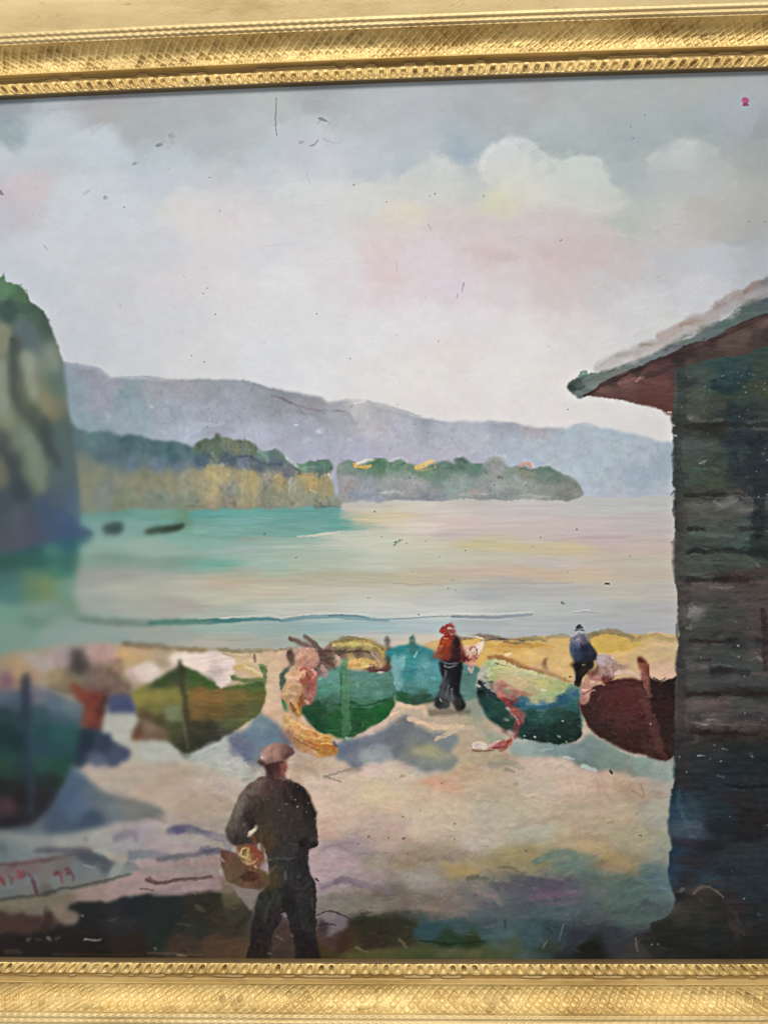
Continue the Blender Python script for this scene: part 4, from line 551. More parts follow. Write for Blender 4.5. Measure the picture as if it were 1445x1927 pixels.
for t, w, c in (('904 1286 914 1298 930 1310 950 1318', 10, (20, 44, 44)), ('912 1272 922 1290 936 1306', 9, (150, 146, 138)), ('924 1282 926 1296', 9, (108, 100, 90)), ('972 1324 1000 1330 1035 1328 1062 1318 1085 1300', 9, (44, 88, 112)), ('990 1324 1010 1326 1030 1324', 4, (98, 138, 152)), ('918 1272 924 1250 940 1242', 5, (198, 200, 178)),
                ('930 1248 960 1252 1000 1268 1040 1278 1076 1286', 5, (204, 192, 148)), ('930 1248 945 1252 960 1254', 1.8, (92, 88, 62)), ('948 1262 980 1268 1020 1276', 8, (196, 190, 148)), ('1018 1298 1028 1300', 5, (205, 212, 175)), ('1015 1312 1045 1306 1060 1300', 8, (162, 180, 138)), ('900 1282 908 1292', 6, (14, 26, 28)),
                ('1088 1290 1092 1330 1096 1370', 4, (96, 138, 130)), ('1094 1300 1094 1340', 4, (84, 130, 146)), ('906 1340 914 1352', 3, (150, 180, 178)), ('930 1362 938 1366', 4, (120, 160, 155)), ('978 1390 1000 1394', 2.5, (190, 205, 200)), ('1030 1399 1056 1402', 2.5, (165, 190, 188)), ('1048 1384 1054 1388', 3.5, (205, 215, 212)), ('986 1384 990 1386', 2.5, (190, 205, 200)), ('1064 1394 1066 1398', 3, (190, 205, 200)), ('1058 1356 1060 1357', 2.5, (180, 195, 190)), ('1006 1386 1008 1388', 2.5, (190, 205, 200))):
    K(t, w, c, B_PALE, h=.7)
for t, w, c in (('920 1236 940 1238 960 1244 985 1254 1005 1262', 8, (148, 96, 58)), ('960 1246 985 1254 1004 1258', 4, (176, 130, 84)), ('1000 1258 1010 1262', 8, (180, 140, 118)), ('1008 1262 1030 1266 1055 1274 1076 1284', 7, (158, 122, 88)), ('1022 1256 1022 1246 1026 1240', 5, (140, 106, 78)), ('1028 1258 1026 1244 1032 1240', 4, (120, 86, 62)), ('1018 1250 1028 1256', 4, (150, 118, 88))):
    K(t, w, c, B_PALE, h=.8)
# pink bundle hanging over the pale boat
for t, w, c in (('934 1290 940 1286 952 1290 962 1296', 16, (188, 140, 124)), ('942 1294 950 1288', 10, (165, 108, 92)), ('938 1304 955 1312 972 1308', 14, (182, 118, 104)), ('965 1300 980 1304 1000 1306', 8, (170, 118, 96)), ('945 1314 960 1322 972 1318', 10, (136, 62, 62)), ('972 1296 980 1302 974 1310', 5, (190, 135, 115)),
                ('955 1326 966 1334 972 1340', 12, (128, 66, 66)), ('965 1338 980 1346 982 1356', 15, (156, 84, 84)), ('972 1358 976 1364 968 1372', 12, (130, 60, 62)), ('952 1332 958 1336', 5, (224, 200, 198)), ('950 1352 956 1356', 4, (215, 205, 205)), ('960 1342 970 1352 976 1362', 4, (190, 128, 128)), ('944 1374 950 1378', 8, (150, 96, 92)), ('958 1378 965 1384 962 1392', 11, (206, 166, 158)), ('972 1378 968 1388', 7, (140, 78, 76)),
                ('955 1398 940 1400 925 1408', 12, (172, 92, 88)), ('960 1392 950 1406 942 1412', 8, (150, 66, 66)), ('890 1404 900 1401 915 1405', 13, (228, 208, 200)), ('910 1408 925 1402 940 1394', 5, (224, 186, 176)), ('888 1412 905 1413 930 1412', 3.5, (120, 72, 60)), ('930 1408 945 1404', 5, (140, 60, 62)), ('958 1402 964 1396', 6, (190, 120, 114))):
    K(t, w, c, NET, h=1.0)
K('945 1415 955 1424', 6, (165, 120, 112), a=.4, soft=3)
# maroon boat
O('1088 1322 1096 1306 1108 1296 1130 1286 1150 1280 1175 1276 1205 1278 1222 1276 1245 1281 1262 1276 1285 1278 1285 1420 1268 1422 1252 1432 1230 1428 1205 1420 1180 1415 1160 1404 1135 1390 1112 1374 1098 1352 1090 1338',
  F('1110 1310 60 32 32; 1140 1300 68 34 34; 1160 1315 70 32 32; 1190 1295 74 36 36; 1190 1330 72 32 34; 1150 1345 64 34 34; 1110 1340 50 30 30; 1180 1360 66 36 34; 1200 1340 66 28 30; 1140 1375 48 32 30; 1190 1390 48 28 26; 1230 1300 34 20 20; 1260 1300 32 20 22; 1240 1340 38 22 22; 1260 1380 36 24 24; 1260 1420 38 26 22; 1225 1400 60 36 34'), B_RED, h=.35)
K('1206 1300 1216 1330 1226 1360 1238 1400 1250 1428', 17, (76, 44, 42), B_RED, br=.3, seed=4, soft=2); K('1206 1242 1210 1256 1214 1274 1216 1286', 15, (112, 52, 38), B_RED, h=.8, taper=.2); K('1208 1262 1214 1284 1222 1310', 10, (132, 84, 78), B_RED, h=.7, a=.8); K('1203 1240 1212 1244', 9, (78, 34, 24), B_RED); K('1218 1250 1219 1272', 4, (70, 28, 20), B_RED)
K('1150 1283 1175 1279 1205 1281', 4, (58, 26, 26), B_RED); K('1175 1416 1190 1419 1215 1424', 5, (196, 178, 168), a=.85); K('1160 1408 1172 1416', 3, (180, 165, 155)); K('1096 1308 1090 1330 1098 1354', 3, (150, 130, 118), B_RED, a=.5); K('1222 1362 1224 1364', 3, (150, 125, 120), B_RED)
# pale nets heaped on the maroon boat
O('1118 1236 1128 1230 1145 1232 1156 1238 1162 1256 1158 1268 1150 1280 1140 1284 1128 1282 1112 1296 1108 1316 1100 1326 1092 1322 1090 1300 1096 1280 1110 1268 1122 1258', F('1130 1240 178 158 156; 1145 1245 182 154 148; 1150 1262 162 132 122; 1138 1262 168 136 128; 1120 1275 170 124 112; 1105 1285 182 136 120; 1100 1300 180 134 120; 1098 1318 160 118 108; 1140 1278 110 66 58; 1115 1262 112 76 70'), NET, h=.8)
for t, w, c in (('1120 1238 1126 1244', 7, (178, 168, 182)), ('1150 1236 1158 1242', 5, (215, 180, 165)), ('1130 1250 1145 1256 1150 1268', 7, (188, 160, 154)), ('1106 1268 1116 1264 1124 1254', 6, (120, 78, 70)), ('1112 1284 1126 1284 1136 1288', 6, (206, 164, 148)), ('1094 1298 1106 1300 1118 1298', 4, (220, 172, 156)), ('1096 1306 1108 1300 1118 1296', 1.8, (84, 48, 44)), ('1156 1250 1170 1256 1180 1252', 8, (172, 140, 128)), ('1158 1268 1175 1264 1195 1270', 7, (212, 182, 172)), ('1132 1276 1140 1284 1148 1276', 5, (96, 48, 42)), ('1092 1284 1096 1276', 3, (230, 190, 176)), ('1228 1274 1240 1280 1250 1276', 3, (40, 24, 22))):
    K(t, w, c, NET, h=1.0)

# ---------------------------------------------------------------- figures on the beach
# red cap
O('828 1204 835 1196 848 1194 860 1196 868 1208 872 1226 880 1238 884 1244 872 1246 866 1242 850 1246 834 1244 826 1240 816 1236 822 1222 826 1212', F('830 1212 170 62 34; 840 1206 178 72 38; 835 1225 150 62 42; 842 1235 128 58 42; 858 1210 56 34 36; 856 1228 60 28 34; 866 1225 130 66 62; 872 1240 90 36 36; 820 1234 150 92 70; 850 1242 50 26 32'), M_RED, h=.9, soft=.9)
O('830 1244 868 1244 870 1262 868 1280 866 1300 870 1312 874 1330 866 1338 856 1336 850 1318 846 1330 840 1336 826 1334 820 1328 820 1312 826 1296 832 1280 828 1262', F('835 1258 34 34 38; 855 1260 28 26 32; 862 1280 26 24 30; 838 1285 66 66 72; 850 1290 34 32 36; 832 1305 80 82 86; 845 1312 88 88 88; 858 1300 24 24 28; 822 1320 44 44 46; 838 1328 78 76 74; 862 1325 56 54 50; 866 1332 34 32 32; 848 1335 92 88 82'), M_RED, h=.9, soft=.9)
for t, w, c in (('836 1182 844 1180 850 1188', 14, (158, 40, 28)), ('830 1188 838 1190', 7, (176, 48, 34)), ('842 1194 846 1200', 12, (150, 44, 34)), ('844 1182 849 1182', 5, (214, 196, 190)), ('832 1210 838 1206', 4, (206, 100, 60)), ('828 1217 834 1216', 3.5, (226, 140, 96)), ('836 1201 844 1202', 2.5, (230, 150, 110)), ('834 1246 846 1248 862 1246', 3.5, (120, 120, 122)), ('836 1252 846 1256 858 1250', 3, (128, 132, 134)),
                ('858 1200 860 1220 862 1240', 10, (54, 28, 32)), ('868 1216 874 1228 880 1240', 6, (146, 88, 84)), ('818 1228 828 1222 832 1216', 6, (172, 116, 88)), ('838 1262 834 1290 830 1310', 5, (88, 92, 98)), ('843 1290 840 1310', 4, (104, 106, 110)), ('850 1296 852 1320', 5, (102, 104, 106)), ('829 1314 831 1320', 3, (170, 175, 176)), ('870 1318 874 1328', 6, (36, 34, 34)), ('820 1326 828 1334', 6, (40, 38, 38)), ('846 1176 848 1170 848 1165', 1.4, (150, 150, 148))):
    K(t, w, c, M_RED, h=1.1)
K('812 1342 840 1340 880 1338', 13, (100, 92, 80), a=.8, soft=3)
O('872 1216 890 1214 910 1206 908 1222 900 1236 892 1250 884 1240 876 1232', F('880 1220 216 176 154; 900 1212 228 204 188; 890 1240 190 128 110'), NET, h=.7)
for t, w, c in (('884 1224 890 1216 898 1222', 3, (90, 40, 38)), ('882 1232 880 1240 888 1240', 3, (86, 34, 34)), ('892 1234 898 1240', 3, (140, 70, 66)), ('888 1226 896 1230', 6, (206, 158, 142)), ('878 1246 886 1252 894 1250', 8, (190, 142, 138)), ('882 1258 886 1266 890 1256', 5, (214, 176, 168)), ('872 1238 880 1236', 4, (90, 24, 28)), ('886 1256 886 1262', 3, (130, 82, 80)), ('896 1222 898 1232', 2, (96, 44, 42))):
    K(t, w, c, NET, h=1.1)
# grey-blue jacket
O('1072 1206 1080 1196 1092 1192 1104 1196 1110 1210 1120 1222 1122 1234 1112 1246 1098 1250 1080 1246 1072 1228', F('1080 1205 130 126 140; 1090 1205 138 132 146; 1102 1204 104 98 106; 1082 1225 72 78 98; 1090 1232 56 64 86; 1100 1222 38 38 58; 1112 1226 60 56 70; 1116 1238 50 44 52; 1100 1240 42 40 54; 1078 1222 96 104 132'), M_GREY, h=.9, soft=.9)
O('1078 1246 1100 1244 1112 1242 1116 1254 1104 1266 1094 1276 1090 1292 1082 1288 1080 1268', F('1090 1252 36 28 26; 1106 1250 42 34 34; 1086 1275 34 26 24; 1100 1260 60 42 36'), M_GREY, h=.9, soft=.9)
for t, w, c in (('1086 1180 1090 1177 1095 1180', 8, (24, 24, 26)), ('1083 1186 1090 1184 1099 1187', 5, (62, 60, 62)), ('1084 1190 1092 1188 1099 1190', 3, (218, 214, 210)), ('1083 1183 1090 1184 1098 1183', 1.6, (190, 190, 188)), ('1084 1205 1088 1204', 4, (178, 174, 186)), ('1102 1196 1106 1206', 6, (148, 144, 150)), ('1082 1222 1084 1236', 6, (60, 72, 98)), ('1096 1250 1102 1250', 2, (180, 170, 165)), ('1080 1262 1081 1280', 3, (150, 150, 145)), ('1086 1250 1084 1262', 5, (24, 18, 18)), ('1074 1248 1078 1258', 3, (70, 44, 30)), ('1072 1272 1074 1273', 3, (40, 30, 26)), ('1114 1230 1122 1240', 4, (44, 40, 50))):
    K(t, w, c, M_GREY, h=1.1)
# ---------------------------------------------------------------- wooden shed
O('1262 772 1268 690 1300 668 1380 636 1470 600 1700 560 1700 1830 1262 1830 1266 1790 1240 1788 1205 1775 1228 1760 1222 1740 1255 1722 1268 1690 1256 1655 1258 1620 1262 1590 1256 1555 1258 1510 1268 1470 1272 1440 1268 1420 1270 1330 1272 1240 1276 1180 1272 1120 1268 1060 1268 1000 1270 940 1264 900 1266 830',
  F('''1290 720 58 66 60; 1330 710 52 66 60; 1370 700 34 60 62; 1400 690 40 62 62; 1440 690 46 60 50; 1290 750 60 68 58; 1320 745 66 76 62; 1310 770 62 66 52; 1350 760 56 62 46; 1360 730 28 50 54; 1400 740 42 58 50; 1430 730 56 62 44; 1380 780 30 42 48; 1420 790 44 54 50; 1300 800 48 50 44; 1340 808 42 42 34; 1380 830 30 40 46; 1420 830 28 38 44; 1290 845 64 74 72;
1330 840 58 68 60; 1300 870 56 66 54; 1340 880 54 64 52; 1380 860 44 58 56; 1420 870 30 38 46; 1300 900 60 74 62; 1340 910 54 66 48; 1390 900 38 46 46; 1430 900 30 38 44; 1300 930 56 54 44; 1350 930 50 46 42; 1400 940 44 46 50; 1320 950 78 78 68; 1370 945 98 92 88; 1400 955 88 84 80; 1310 975 70 70 60; 1360 970 70 70 60; 1400 985 66 72 68; 1430 980 34 42 46; 1310 1000 60 68 60;
1350 1000 66 74 66; 1400 1010 60 74 68; 1440 1010 40 50 48; 1310 1030 54 60 54; 1350 1035 56 62 54; 1400 1030 54 72 66; 1430 1040 30 38 36; 1310 1060 66 70 62; 1350 1065 60 72 64; 1410 1060 62 72 62; 1310 1080 60 60 54; 1360 1085 50 44 40; 1400 1090 66 44 42; 1430 1080 60 52 46; 1310 1100 76 66 60; 1350 1105 82 70 62; 1400 1100 66 56 52; 1430 1110 70 60 56;
1310 1130 66 60 56; 1360 1140 60 56 50; 1410 1130 72 60 58; 1300 1150 110 104 98; 1340 1160 58 60 56; 1400 1165 62 56 52; 1430 1160 74 58 58; 1310 1190 62 60 56; 1360 1190 58 58 52; 1420 1190 68 54 54; 1310 1210 52 50 46; 1380 1205 44 44 40; 1420 1210 56 50 50; 1320 1230 62 62 58; 1380 1235 58 62 58; 1430 1230 78 68 66; 1320 1250 74 66 62; 1350 1262 40 44 44; 1380 1255 62 66 64;
1310 1280 64 62 60; 1370 1285 62 60 58; 1420 1280 60 56 56; 1310 1305 52 48 46; 1360 1305 44 36 34; 1410 1305 38 34 32; 1310 1325 88 74 70; 1345 1325 90 70 66; 1400 1330 70 66 64; 1310 1350 66 56 54; 1350 1350 76 66 64; 1400 1350 56 50 50; 1330 1362 82 70 66; 1400 1368 72 62 56; 1320 1380 46 38 36; 1370 1382 42 28 26; 1420 1382 50 40 34; 1310 1400 44 40 38;
1350 1410 40 38 38; 1400 1410 30 32 34; 1320 1430 36 40 44; 1380 1440 26 34 38; 1430 1430 26 32 36; 1300 1470 34 34 36; 1360 1470 28 38 46; 1420 1480 30 32 36; 1265 1500 26 46 62; 1280 1530 34 62 82; 1300 1520 40 58 70; 1290 1560 54 72 88; 1340 1520 28 40 48; 1390 1500 34 30 32; 1420 1540 30 24 26; 1350 1560 24 32 38; 1400 1570 28 26 30; 1300 1570 58 66 84;
1268 1600 26 48 70; 1285 1590 44 36 52; 1330 1590 26 26 32; 1390 1600 34 42 46; 1440 1600 34 40 44; 1300 1620 38 34 40; 1350 1640 26 34 40; 1262 1640 28 50 74; 1300 1650 34 34 44; 1340 1640 34 46 60; 1260 1660 32 52 74; 1290 1660 38 30 38; 1330 1660 34 50 66; 1400 1650 30 38 44; 1280 1690 36 32 34; 1320 1680 60 54 50; 1360 1690 44 34 34; 1410 1680 30 38 46;
1280 1710 62 60 52; 1310 1720 48 46 38; 1340 1720 46 46 40; 1380 1710 40 30 32; 1420 1720 32 34 36; 1280 1750 36 36 30; 1330 1760 34 36 34; 1380 1750 48 38 36; 1430 1760 28 28 26; 1300 1790 32 26 20; 1380 1790 26 22 18; 1240 1775 34 36 30; 1600 800 40 52 52; 1600 1200 60 56 54; 1600 1600 30 36 42'''), SHEDID, soft=.8, amp=4.5, r=9, warp=5, ax=.35, ay=1.3, h=.4)
# corner post
for t, w, c in (('1278 690 1282 760 1276 830 1274 880', 16, (44, 46, 46)), ('1276 880 1278 930 1274 960 1282 1010', 16, (42, 48, 50)), ('1280 960 1284 1010 1280 1060 1286 1100', 20, (62, 56, 50)), ('1284 1100 1286 1150 1286 1200 1282 1260', 20, (62, 54, 50)), ('1280 1240 1284 1300 1280 1350 1284 1400', 18, (54, 46, 44)), ('1278 1400 1284 1440 1280 1480', 20, (48, 40, 40)),
                ('1271 1010 1268 1050 1270 1080', 9, (68, 60, 54)), ('1272 945 1268 965 1272 980', 7, (50, 46, 42)), ('1276 1170 1272 1190 1276 1210', 7, (64, 56, 54)), ('1290 1180 1298 1184 1297 1176', 6, (120, 112, 106)), ('1267 925 1263 932', 4, (60, 60, 56)), ('1266 1018 1262 1022', 3, (90, 84, 78)), ('1264 858 1268 866 1270 876', 5, (62, 74, 76)), ('1268 1440 1270 1470', 6, (40, 60, 70))):
    K(t, w, c, SHEDID, a=.7, seed=int(w), soft=1.5)
# gaps between boards, scratches of light
for t, w, c in (('1285 930 1320 934 1360 926 1400 920', 9, (50, 46, 40)), ('1300 943 1312 948 1318 942', 3, (98, 92, 84)), ('1342 944 1360 952 1375 948 1388 940', 6, (112, 106, 98)), ('1310 936 1330 938', 5, (38, 34, 28)), ('1370 932 1395 930 1412 945 1420 960', 14, (92, 84, 80)), ('1295 994 1312 998 1325 994', 7, (36, 42, 42)), ('1300 1004 1330 1006 1380 1008 1410 1015', 9, (74, 86, 80)),
                ('1295 1040 1325 1032 1365 1034 1410 1030', 8, (36, 46, 42)), ('1300 1046 1320 1042', 5, (34, 40, 36)), ('1318 1032 1345 1036 1380 1038', 3, (84, 92, 84)), ('1296 1088 1330 1092 1365 1090', 12, (36, 28, 26)), ('1380 1084 1400 1092 1420 1100', 14, (66, 42, 40)), ('1335 1104 1355 1106 1378 1104', 5, (106, 94, 86)), ('1420 1058 1426 1068', 5, (120, 116, 106)), ('1300 1082 1330 1078', 4, (80, 78, 70)),
                ('1300 1136 1308 1144 1302 1148', 5, (122, 116, 110)), ('1315 872 1328 867', 3, (140, 144, 138)), ('1295 880 1330 884', 4, (76, 82, 76)), ('1385 918 1410 916', 8, (44, 40, 42)), ('1296 788 1304 786', 6, (100, 104, 96)), ('1300 793 1330 792 1360 790', 7, (72, 76, 60)), ('1290 806 1340 804 1380 812', 12, (44, 42, 34)), ('1280 712 1300 720 1310 716', 10, (34, 44, 40)), ('1345 722 1370 730 1400 715 1410 695', 22, (24, 44, 50)),
                ('1376 760 1382 800 1378 850 1384 890', 22, (26, 38, 46)), ('1430 920 1424 990 1420 1040', 22, (26, 36, 38)), ('1420 960 1428 985', 6, (36, 44, 46)), ('1370 1205 1390 1206', 8, (34, 34, 30)), ('1300 1238 1320 1242 1334 1240', 8, (36, 36, 34)), ('1350 1258 1365 1264 1380 1258', 13, (34, 38, 40)), ('1340 1252 1360 1250 1380 1256', 3, (92, 92, 90)), ('1300 1252 1330 1256', 6, (84, 74, 70)),
                ('1325 1308 1360 1306 1400 1304 1430 1312', 10, (38, 32, 30)), ('1300 1326 1345 1320 1370 1326', 11, (92, 74, 70)), ('1330 1354 1345 1354', 4, (140, 126, 116)), ('1335 1346 1342 1344', 4, (120, 106, 98)), ('1290 1358 1330 1362 1380 1364 1440 1364', 3.5, (98, 84, 76)), ('1320 1380 1360 1376 1400 1382', 11, (46, 28, 26)), ('1320 1363 1330 1364', 3, (150, 138, 128)), ('1305 1376 1312 1392 1300 1396', 6, (68, 60, 56)),
                ('1436 1150 1440 1200 1438 1260', 14, (46, 28, 30)), ('1425 1236 1434 1244', 7, (112, 100, 96)), ('1358 1408 1368 1410', 4, (104, 106, 104)), ('1313 1422 1326 1422', 2.6, (130, 134, 134)), ('1350 1458 1362 1462', 5, (62, 74, 78)), ('1360 1476 1400 1478 1440 1482', 9, (34, 28, 30)), ('1290 1545 1298 1570 1308 1576', 9, (62, 72, 90)), ('1276 1490 1280 1530', 10, (38, 68, 88)), ('1282 1530 1290 1556', 9, (50, 74, 92)),
                ('1304 1680 1312 1670 1326 1668 1340 1672 1356 1682', 4.5, (84, 76, 68)), ('1278 1676 1284 1674', 8, (84, 82, 74)), ('1276 1700 1282 1715', 8, (60, 58, 50)), ('1318 1686 1326 1694', 8, (56, 54, 46)), ('1330 1660 1350 1658 1364 1670', 8, (54, 44, 42)), ('1380 1715 1388 1735 1394 1740', 8, (56, 42, 42)), ('1380 1652 1420 1654 1445 1656', 12, (34, 44, 54)), ('1425 1722 1432 1722', 7, (52, 62, 66))):
    K(t, w, c, SHEDID, a=.8, soft=1.4)
O('1228 1758 1236 1740 1258 1728 1275 1712 1290 1690 1310 1678 1335 1674 1355 1688 1366 1712 1372 1740 1380 1765 1360 1790 1290 1795 1240 1775', F('1250 1745 36 42 32; 1280 1720 54 54 46; 1300 1700 52 48 42; 1330 1690 50 46 38; 1345 1710 42 40 34; 1320 1730 42 42 38; 1300 1760 34 34 30; 1350 1750 32 36 36; 1260 1765 30 32 26'), TUB, a=.7, soft=2)
K('1304 1682 1312 1673 1328 1669 1344 1675 1360 1688', 4.5, (92, 84, 76), TUB); K('1316 1690 1322 1698', 7, (62, 58, 50), TUB, a=.7)
# eaves and roof
O('1078 740 1100 726 1140 708 1200 680 1262 654 1330 626 1400 592 1460 566 1600 520 1600 640 1440 652 1400 668 1340 676 1290 690 1270 700 1266 778 1240 770 1208 762 1180 754 1150 750 1120 747',
  F('1100 743 84 48 42; 1140 740 106 66 58; 1180 720 106 64 57; 1170 745 98 58 52; 1220 740 98 48 42; 1240 720 100 52 48; 1250 760 92 44 38; 1215 705 98 56 50; 1255 690 78 42 44; 1200 692 52 36 34; 1150 712 54 38 36; 1280 680 46 30 30; 1300 668 50 32 30; 1320 660 70 50 44; 1360 648 84 60 54; 1400 628 88 62 54; 1440 606 92 66 56; 1340 640 60 36 34; 1400 606 60 38 34; 1440 590 52 40 38; 1300 684 70 54 46; 1350 668 62 48 42; 1420 640 66 46 40; 1445 625 56 40 36; 1600 560 84 60 52'), SHEDID, soft=.9, amp=2.5, r=8, warp=3, h=.35)
O('1066 728 1078 714 1100 704 1130 700 1160 690 1190 676 1230 662 1262 646 1300 636 1320 618 1348 606 1362 600 1388 580 1420 566 1460 556 1600 510 1600 560 1445 590 1400 604 1340 636 1300 646 1262 664 1200 690 1140 716 1096 748 1080 742',
  F('1074 728 48 62 58; 1090 722 64 75 72; 1092 740 98 108 106; 1110 715 92 106 103; 1120 725 104 114 108; 1150 706 106 110 104; 1140 698 100 112 104; 1190 690 100 108 106; 1230 668 96 108 108; 1270 655 98 96 100; 1300 640 90 98 96; 1330 625 84 96 94; 1360 608 80 98 96; 1400 590 74 90 88; 1440 572 70 84 88; 1600 535 70 84 88'), SHEDID, soft=.9, amp=2.5, r=8, warp=3, h=.5)
for t, w, c in (('1092 706 1098 702 1106 708', 10, (84, 128, 104)), ('1070 724 1080 718 1096 716', 6, (58, 80, 72)), ('1080 732 1090 730 1100 726', 6, (46, 58, 54)), ('1096 716 1120 708 1136 704', 7, (96, 114, 106)), ('1130 700 1140 698 1154 696', 8, (56, 66, 62)), ('1172 688 1186 680 1200 676', 5, (58, 74, 68)), ('1178 680 1190 676', 3, (98, 116, 106)), ('1252 654 1262 646 1280 636 1300 630', 9, (48, 66, 64)), ('1312 620 1322 614 1350 604', 8, (58, 76, 72)), ('1316 620 1320 614', 5, (50, 62, 58)),
                ('1382 590 1392 580 1410 566 1440 562', 8, (50, 74, 68)), ('1382 590 1388 584', 6, (22, 34, 34)), ('1100 745 1140 722 1200 694 1262 668 1330 646 1400 612 1450 590', 6, (58, 36, 34)), ('1212 708 1240 700 1262 688', 10, (58, 36, 34)), ('1150 712 1180 706', 6, (72, 40, 38)), ('1196 718 1204 710', 4, (180, 140, 130)), ('1165 722 1190 716 1210 710', 7, (128, 76, 68))):
    K(t, w, c, SHEDID, a=.85, h=.7)
# worn tiles and light scumble above the roof edge
poly(Pt('1110 702 1130 688 1165 666 1200 648 1245 634 1275 614 1320 592 1350 574 1385 556 1410 540 1440 524 1475 508 1600 450 1600 520 1460 558 1420 568 1386 584 1360 600 1310 626 1262 648 1210 672 1160 692'), F('1150 680 172 168 165; 1200 660 170 165 162; 1260 635 160 153 148; 1300 612 150 140 134; 1350 588 154 148 145; 1400 560 140 132 128; 1440 540 124 120 120; 1180 684 182 178 174; 1290 625 165 158 154; 1370 590 150 150 150; 1600 480 130 124 122'), soft=3, amp=5, a=.85, r=8, warp=6, h=.25)
daubs(260, 1110, 520, 1500, 700, 16, 5, ang=-.5, dang=.3, jit=5, a=.45, h=.3, same=False)
for t, w, c, a in (('1120 692 1145 676 1170 664 1180 670', 14, (168, 164, 158), .8), ('1160 672 1185 664', 10, (150, 148, 142), .7), ('1196 668 1215 650 1240 640 1255 640', 14, (160, 150, 142), .75), ('1205 650 1225 648', 7, (140, 130, 122), .7), ('1240 632 1270 620 1300 606 1316 606', 15, (158, 144, 134), .8), ('1280 612 1305 604', 8, (144, 118, 106), .7), ('1290 602 1320 592 1345 582', 10, (158, 150, 144), .75), ('1345 578 1375 560 1400 548', 16, (142, 128, 120), .8),
                   ('1400 548 1420 536 1432 532', 12, (132, 108, 98), .85), ('1405 558 1430 550 1445 546', 12, (158, 154, 152), .8), ('1436 534 1450 526', 12, (108, 106, 106), .8), ('1162 690 1175 678 1186 672', 6, (188, 186, 182), .6), ('1208 670 1215 664', 6, (184, 180, 174), .6), ('1225 654 1250 646 1268 636', 6, (176, 168, 162), .6), ('1290 618 1310 616 1316 622', 6, (190, 182, 174), .5), ('1358 596 1375 594 1390 584', 10, (176, 176, 174), .8), ('1128 688 1150 672 1166 664', 3, (150, 146, 140), .6)):
    stroke(Pt(t), w, c, a=a, soft=2.5, br=.5)
for x, y in ((1107, 748), (1130, 749), (1160, 753), (1195, 764), (1212, 768), (1238, 772), (1250, 776), (1258, 776), (1264, 800), (1268, 820)): K('%g %g %g %g' % (x, y, x+4, y+1), 4, (212, 200, 194), a=.8, h=.6)
dots(16, 1270, 690, 1445, 820, (120, 132, 128), .7, 1.4, .85); dots(14, 1380, 700, 1445, 900, (150, 160, 155), .7, 1.6, .8)
for x, y in ((1375, 700), (1375, 713), (1415, 705), (1330, 745), (1402, 738), (1439, 721), (1437, 733), (1382, 783), (1427, 787), (1404, 898), (1425, 933), (1441, 931), (1405, 1182), (1324, 1157), (1382, 1170), (1317, 1238), (1388, 1236), (1388, 1216), (1422, 1229), (1397, 1333), (1400, 1342), (1432, 1352), (1388, 1374), (1304, 1347), (1343, 1402), (1343, 1412), (1336, 1428), (1414, 1423), (1356, 1433), (1290, 1452), (1372, 1537), (1443, 1552), (1277, 1424), (1225, 1777), (1237, 1777), (1398, 1690), (1400, 1272)):
    stroke([(x, y), (x+1, y+.6)], rng.uniform(1.8, 3.4), (140, 144, 140), a=rng.uniform(.4, .8), br=.1, h=.8)
# ---------------------------------------------------------------- plank with the signature
O('-220 1640 0 1634 20 1628 60 1620 100 1614 150 1604 175 1606 200 1616 222 1622 240 1634 252 1644 240 1650 205 1660 150 1672 100 1684 60 1688 0 1694 -220 1700', F('0 1645 118 98 90; 30 1645 116 102 94; 20 1630 110 82 84; 60 1635 112 98 92; 90 1640 112 110 96; 60 1658 104 116 120; 20 1665 100 120 118; 20 1680 88 112 102; 60 1675 102 112 104; 110 1660 108 120 114; 150 1640 96 118 118; 120 1635 104 104 90; 180 1645 106 124 118; 170 1615 66 86 92; 200 1630 72 92 96; 185 1660 112 120 108; 220 1640 132 150 140; 240 1645 120 134 124; 140 1675 110 118 104; 90 1682 90 96 74'), PLANK, soft=2, h=.3)
for t, w, c, a in (('0 1628 40 1624 80 1619 110 1614', 7, (98, 52, 52), .85), ('80 1620 120 1610 160 1606', 5, (72, 58, 62), .8), ('70 1600 110 1598 150 1600 170 1602', 12, (64, 72, 86), .85), ('155 1612 180 1612 200 1622', 14, (60, 78, 84), .7), ('160 1628 170 1631 178 1633', 3.5, (130, 155, 158), .8), ('0 1694 30 1688 60 1686 80 1684 110 1674 140 1670', 6, (58, 62, 44), .8), ('140 1670 170 1664 210 1654 245 1646', 6, (74, 74, 58), .85), ('20 1612 45 1608 60 1612', 10, (110, 118, 126), .6), ('0 1596 10 1600', 16, (84, 100, 102), .7)):
    stroke(Pt(t), w, c, a=a, soft=2, id=PLANK if a == .85 else None)
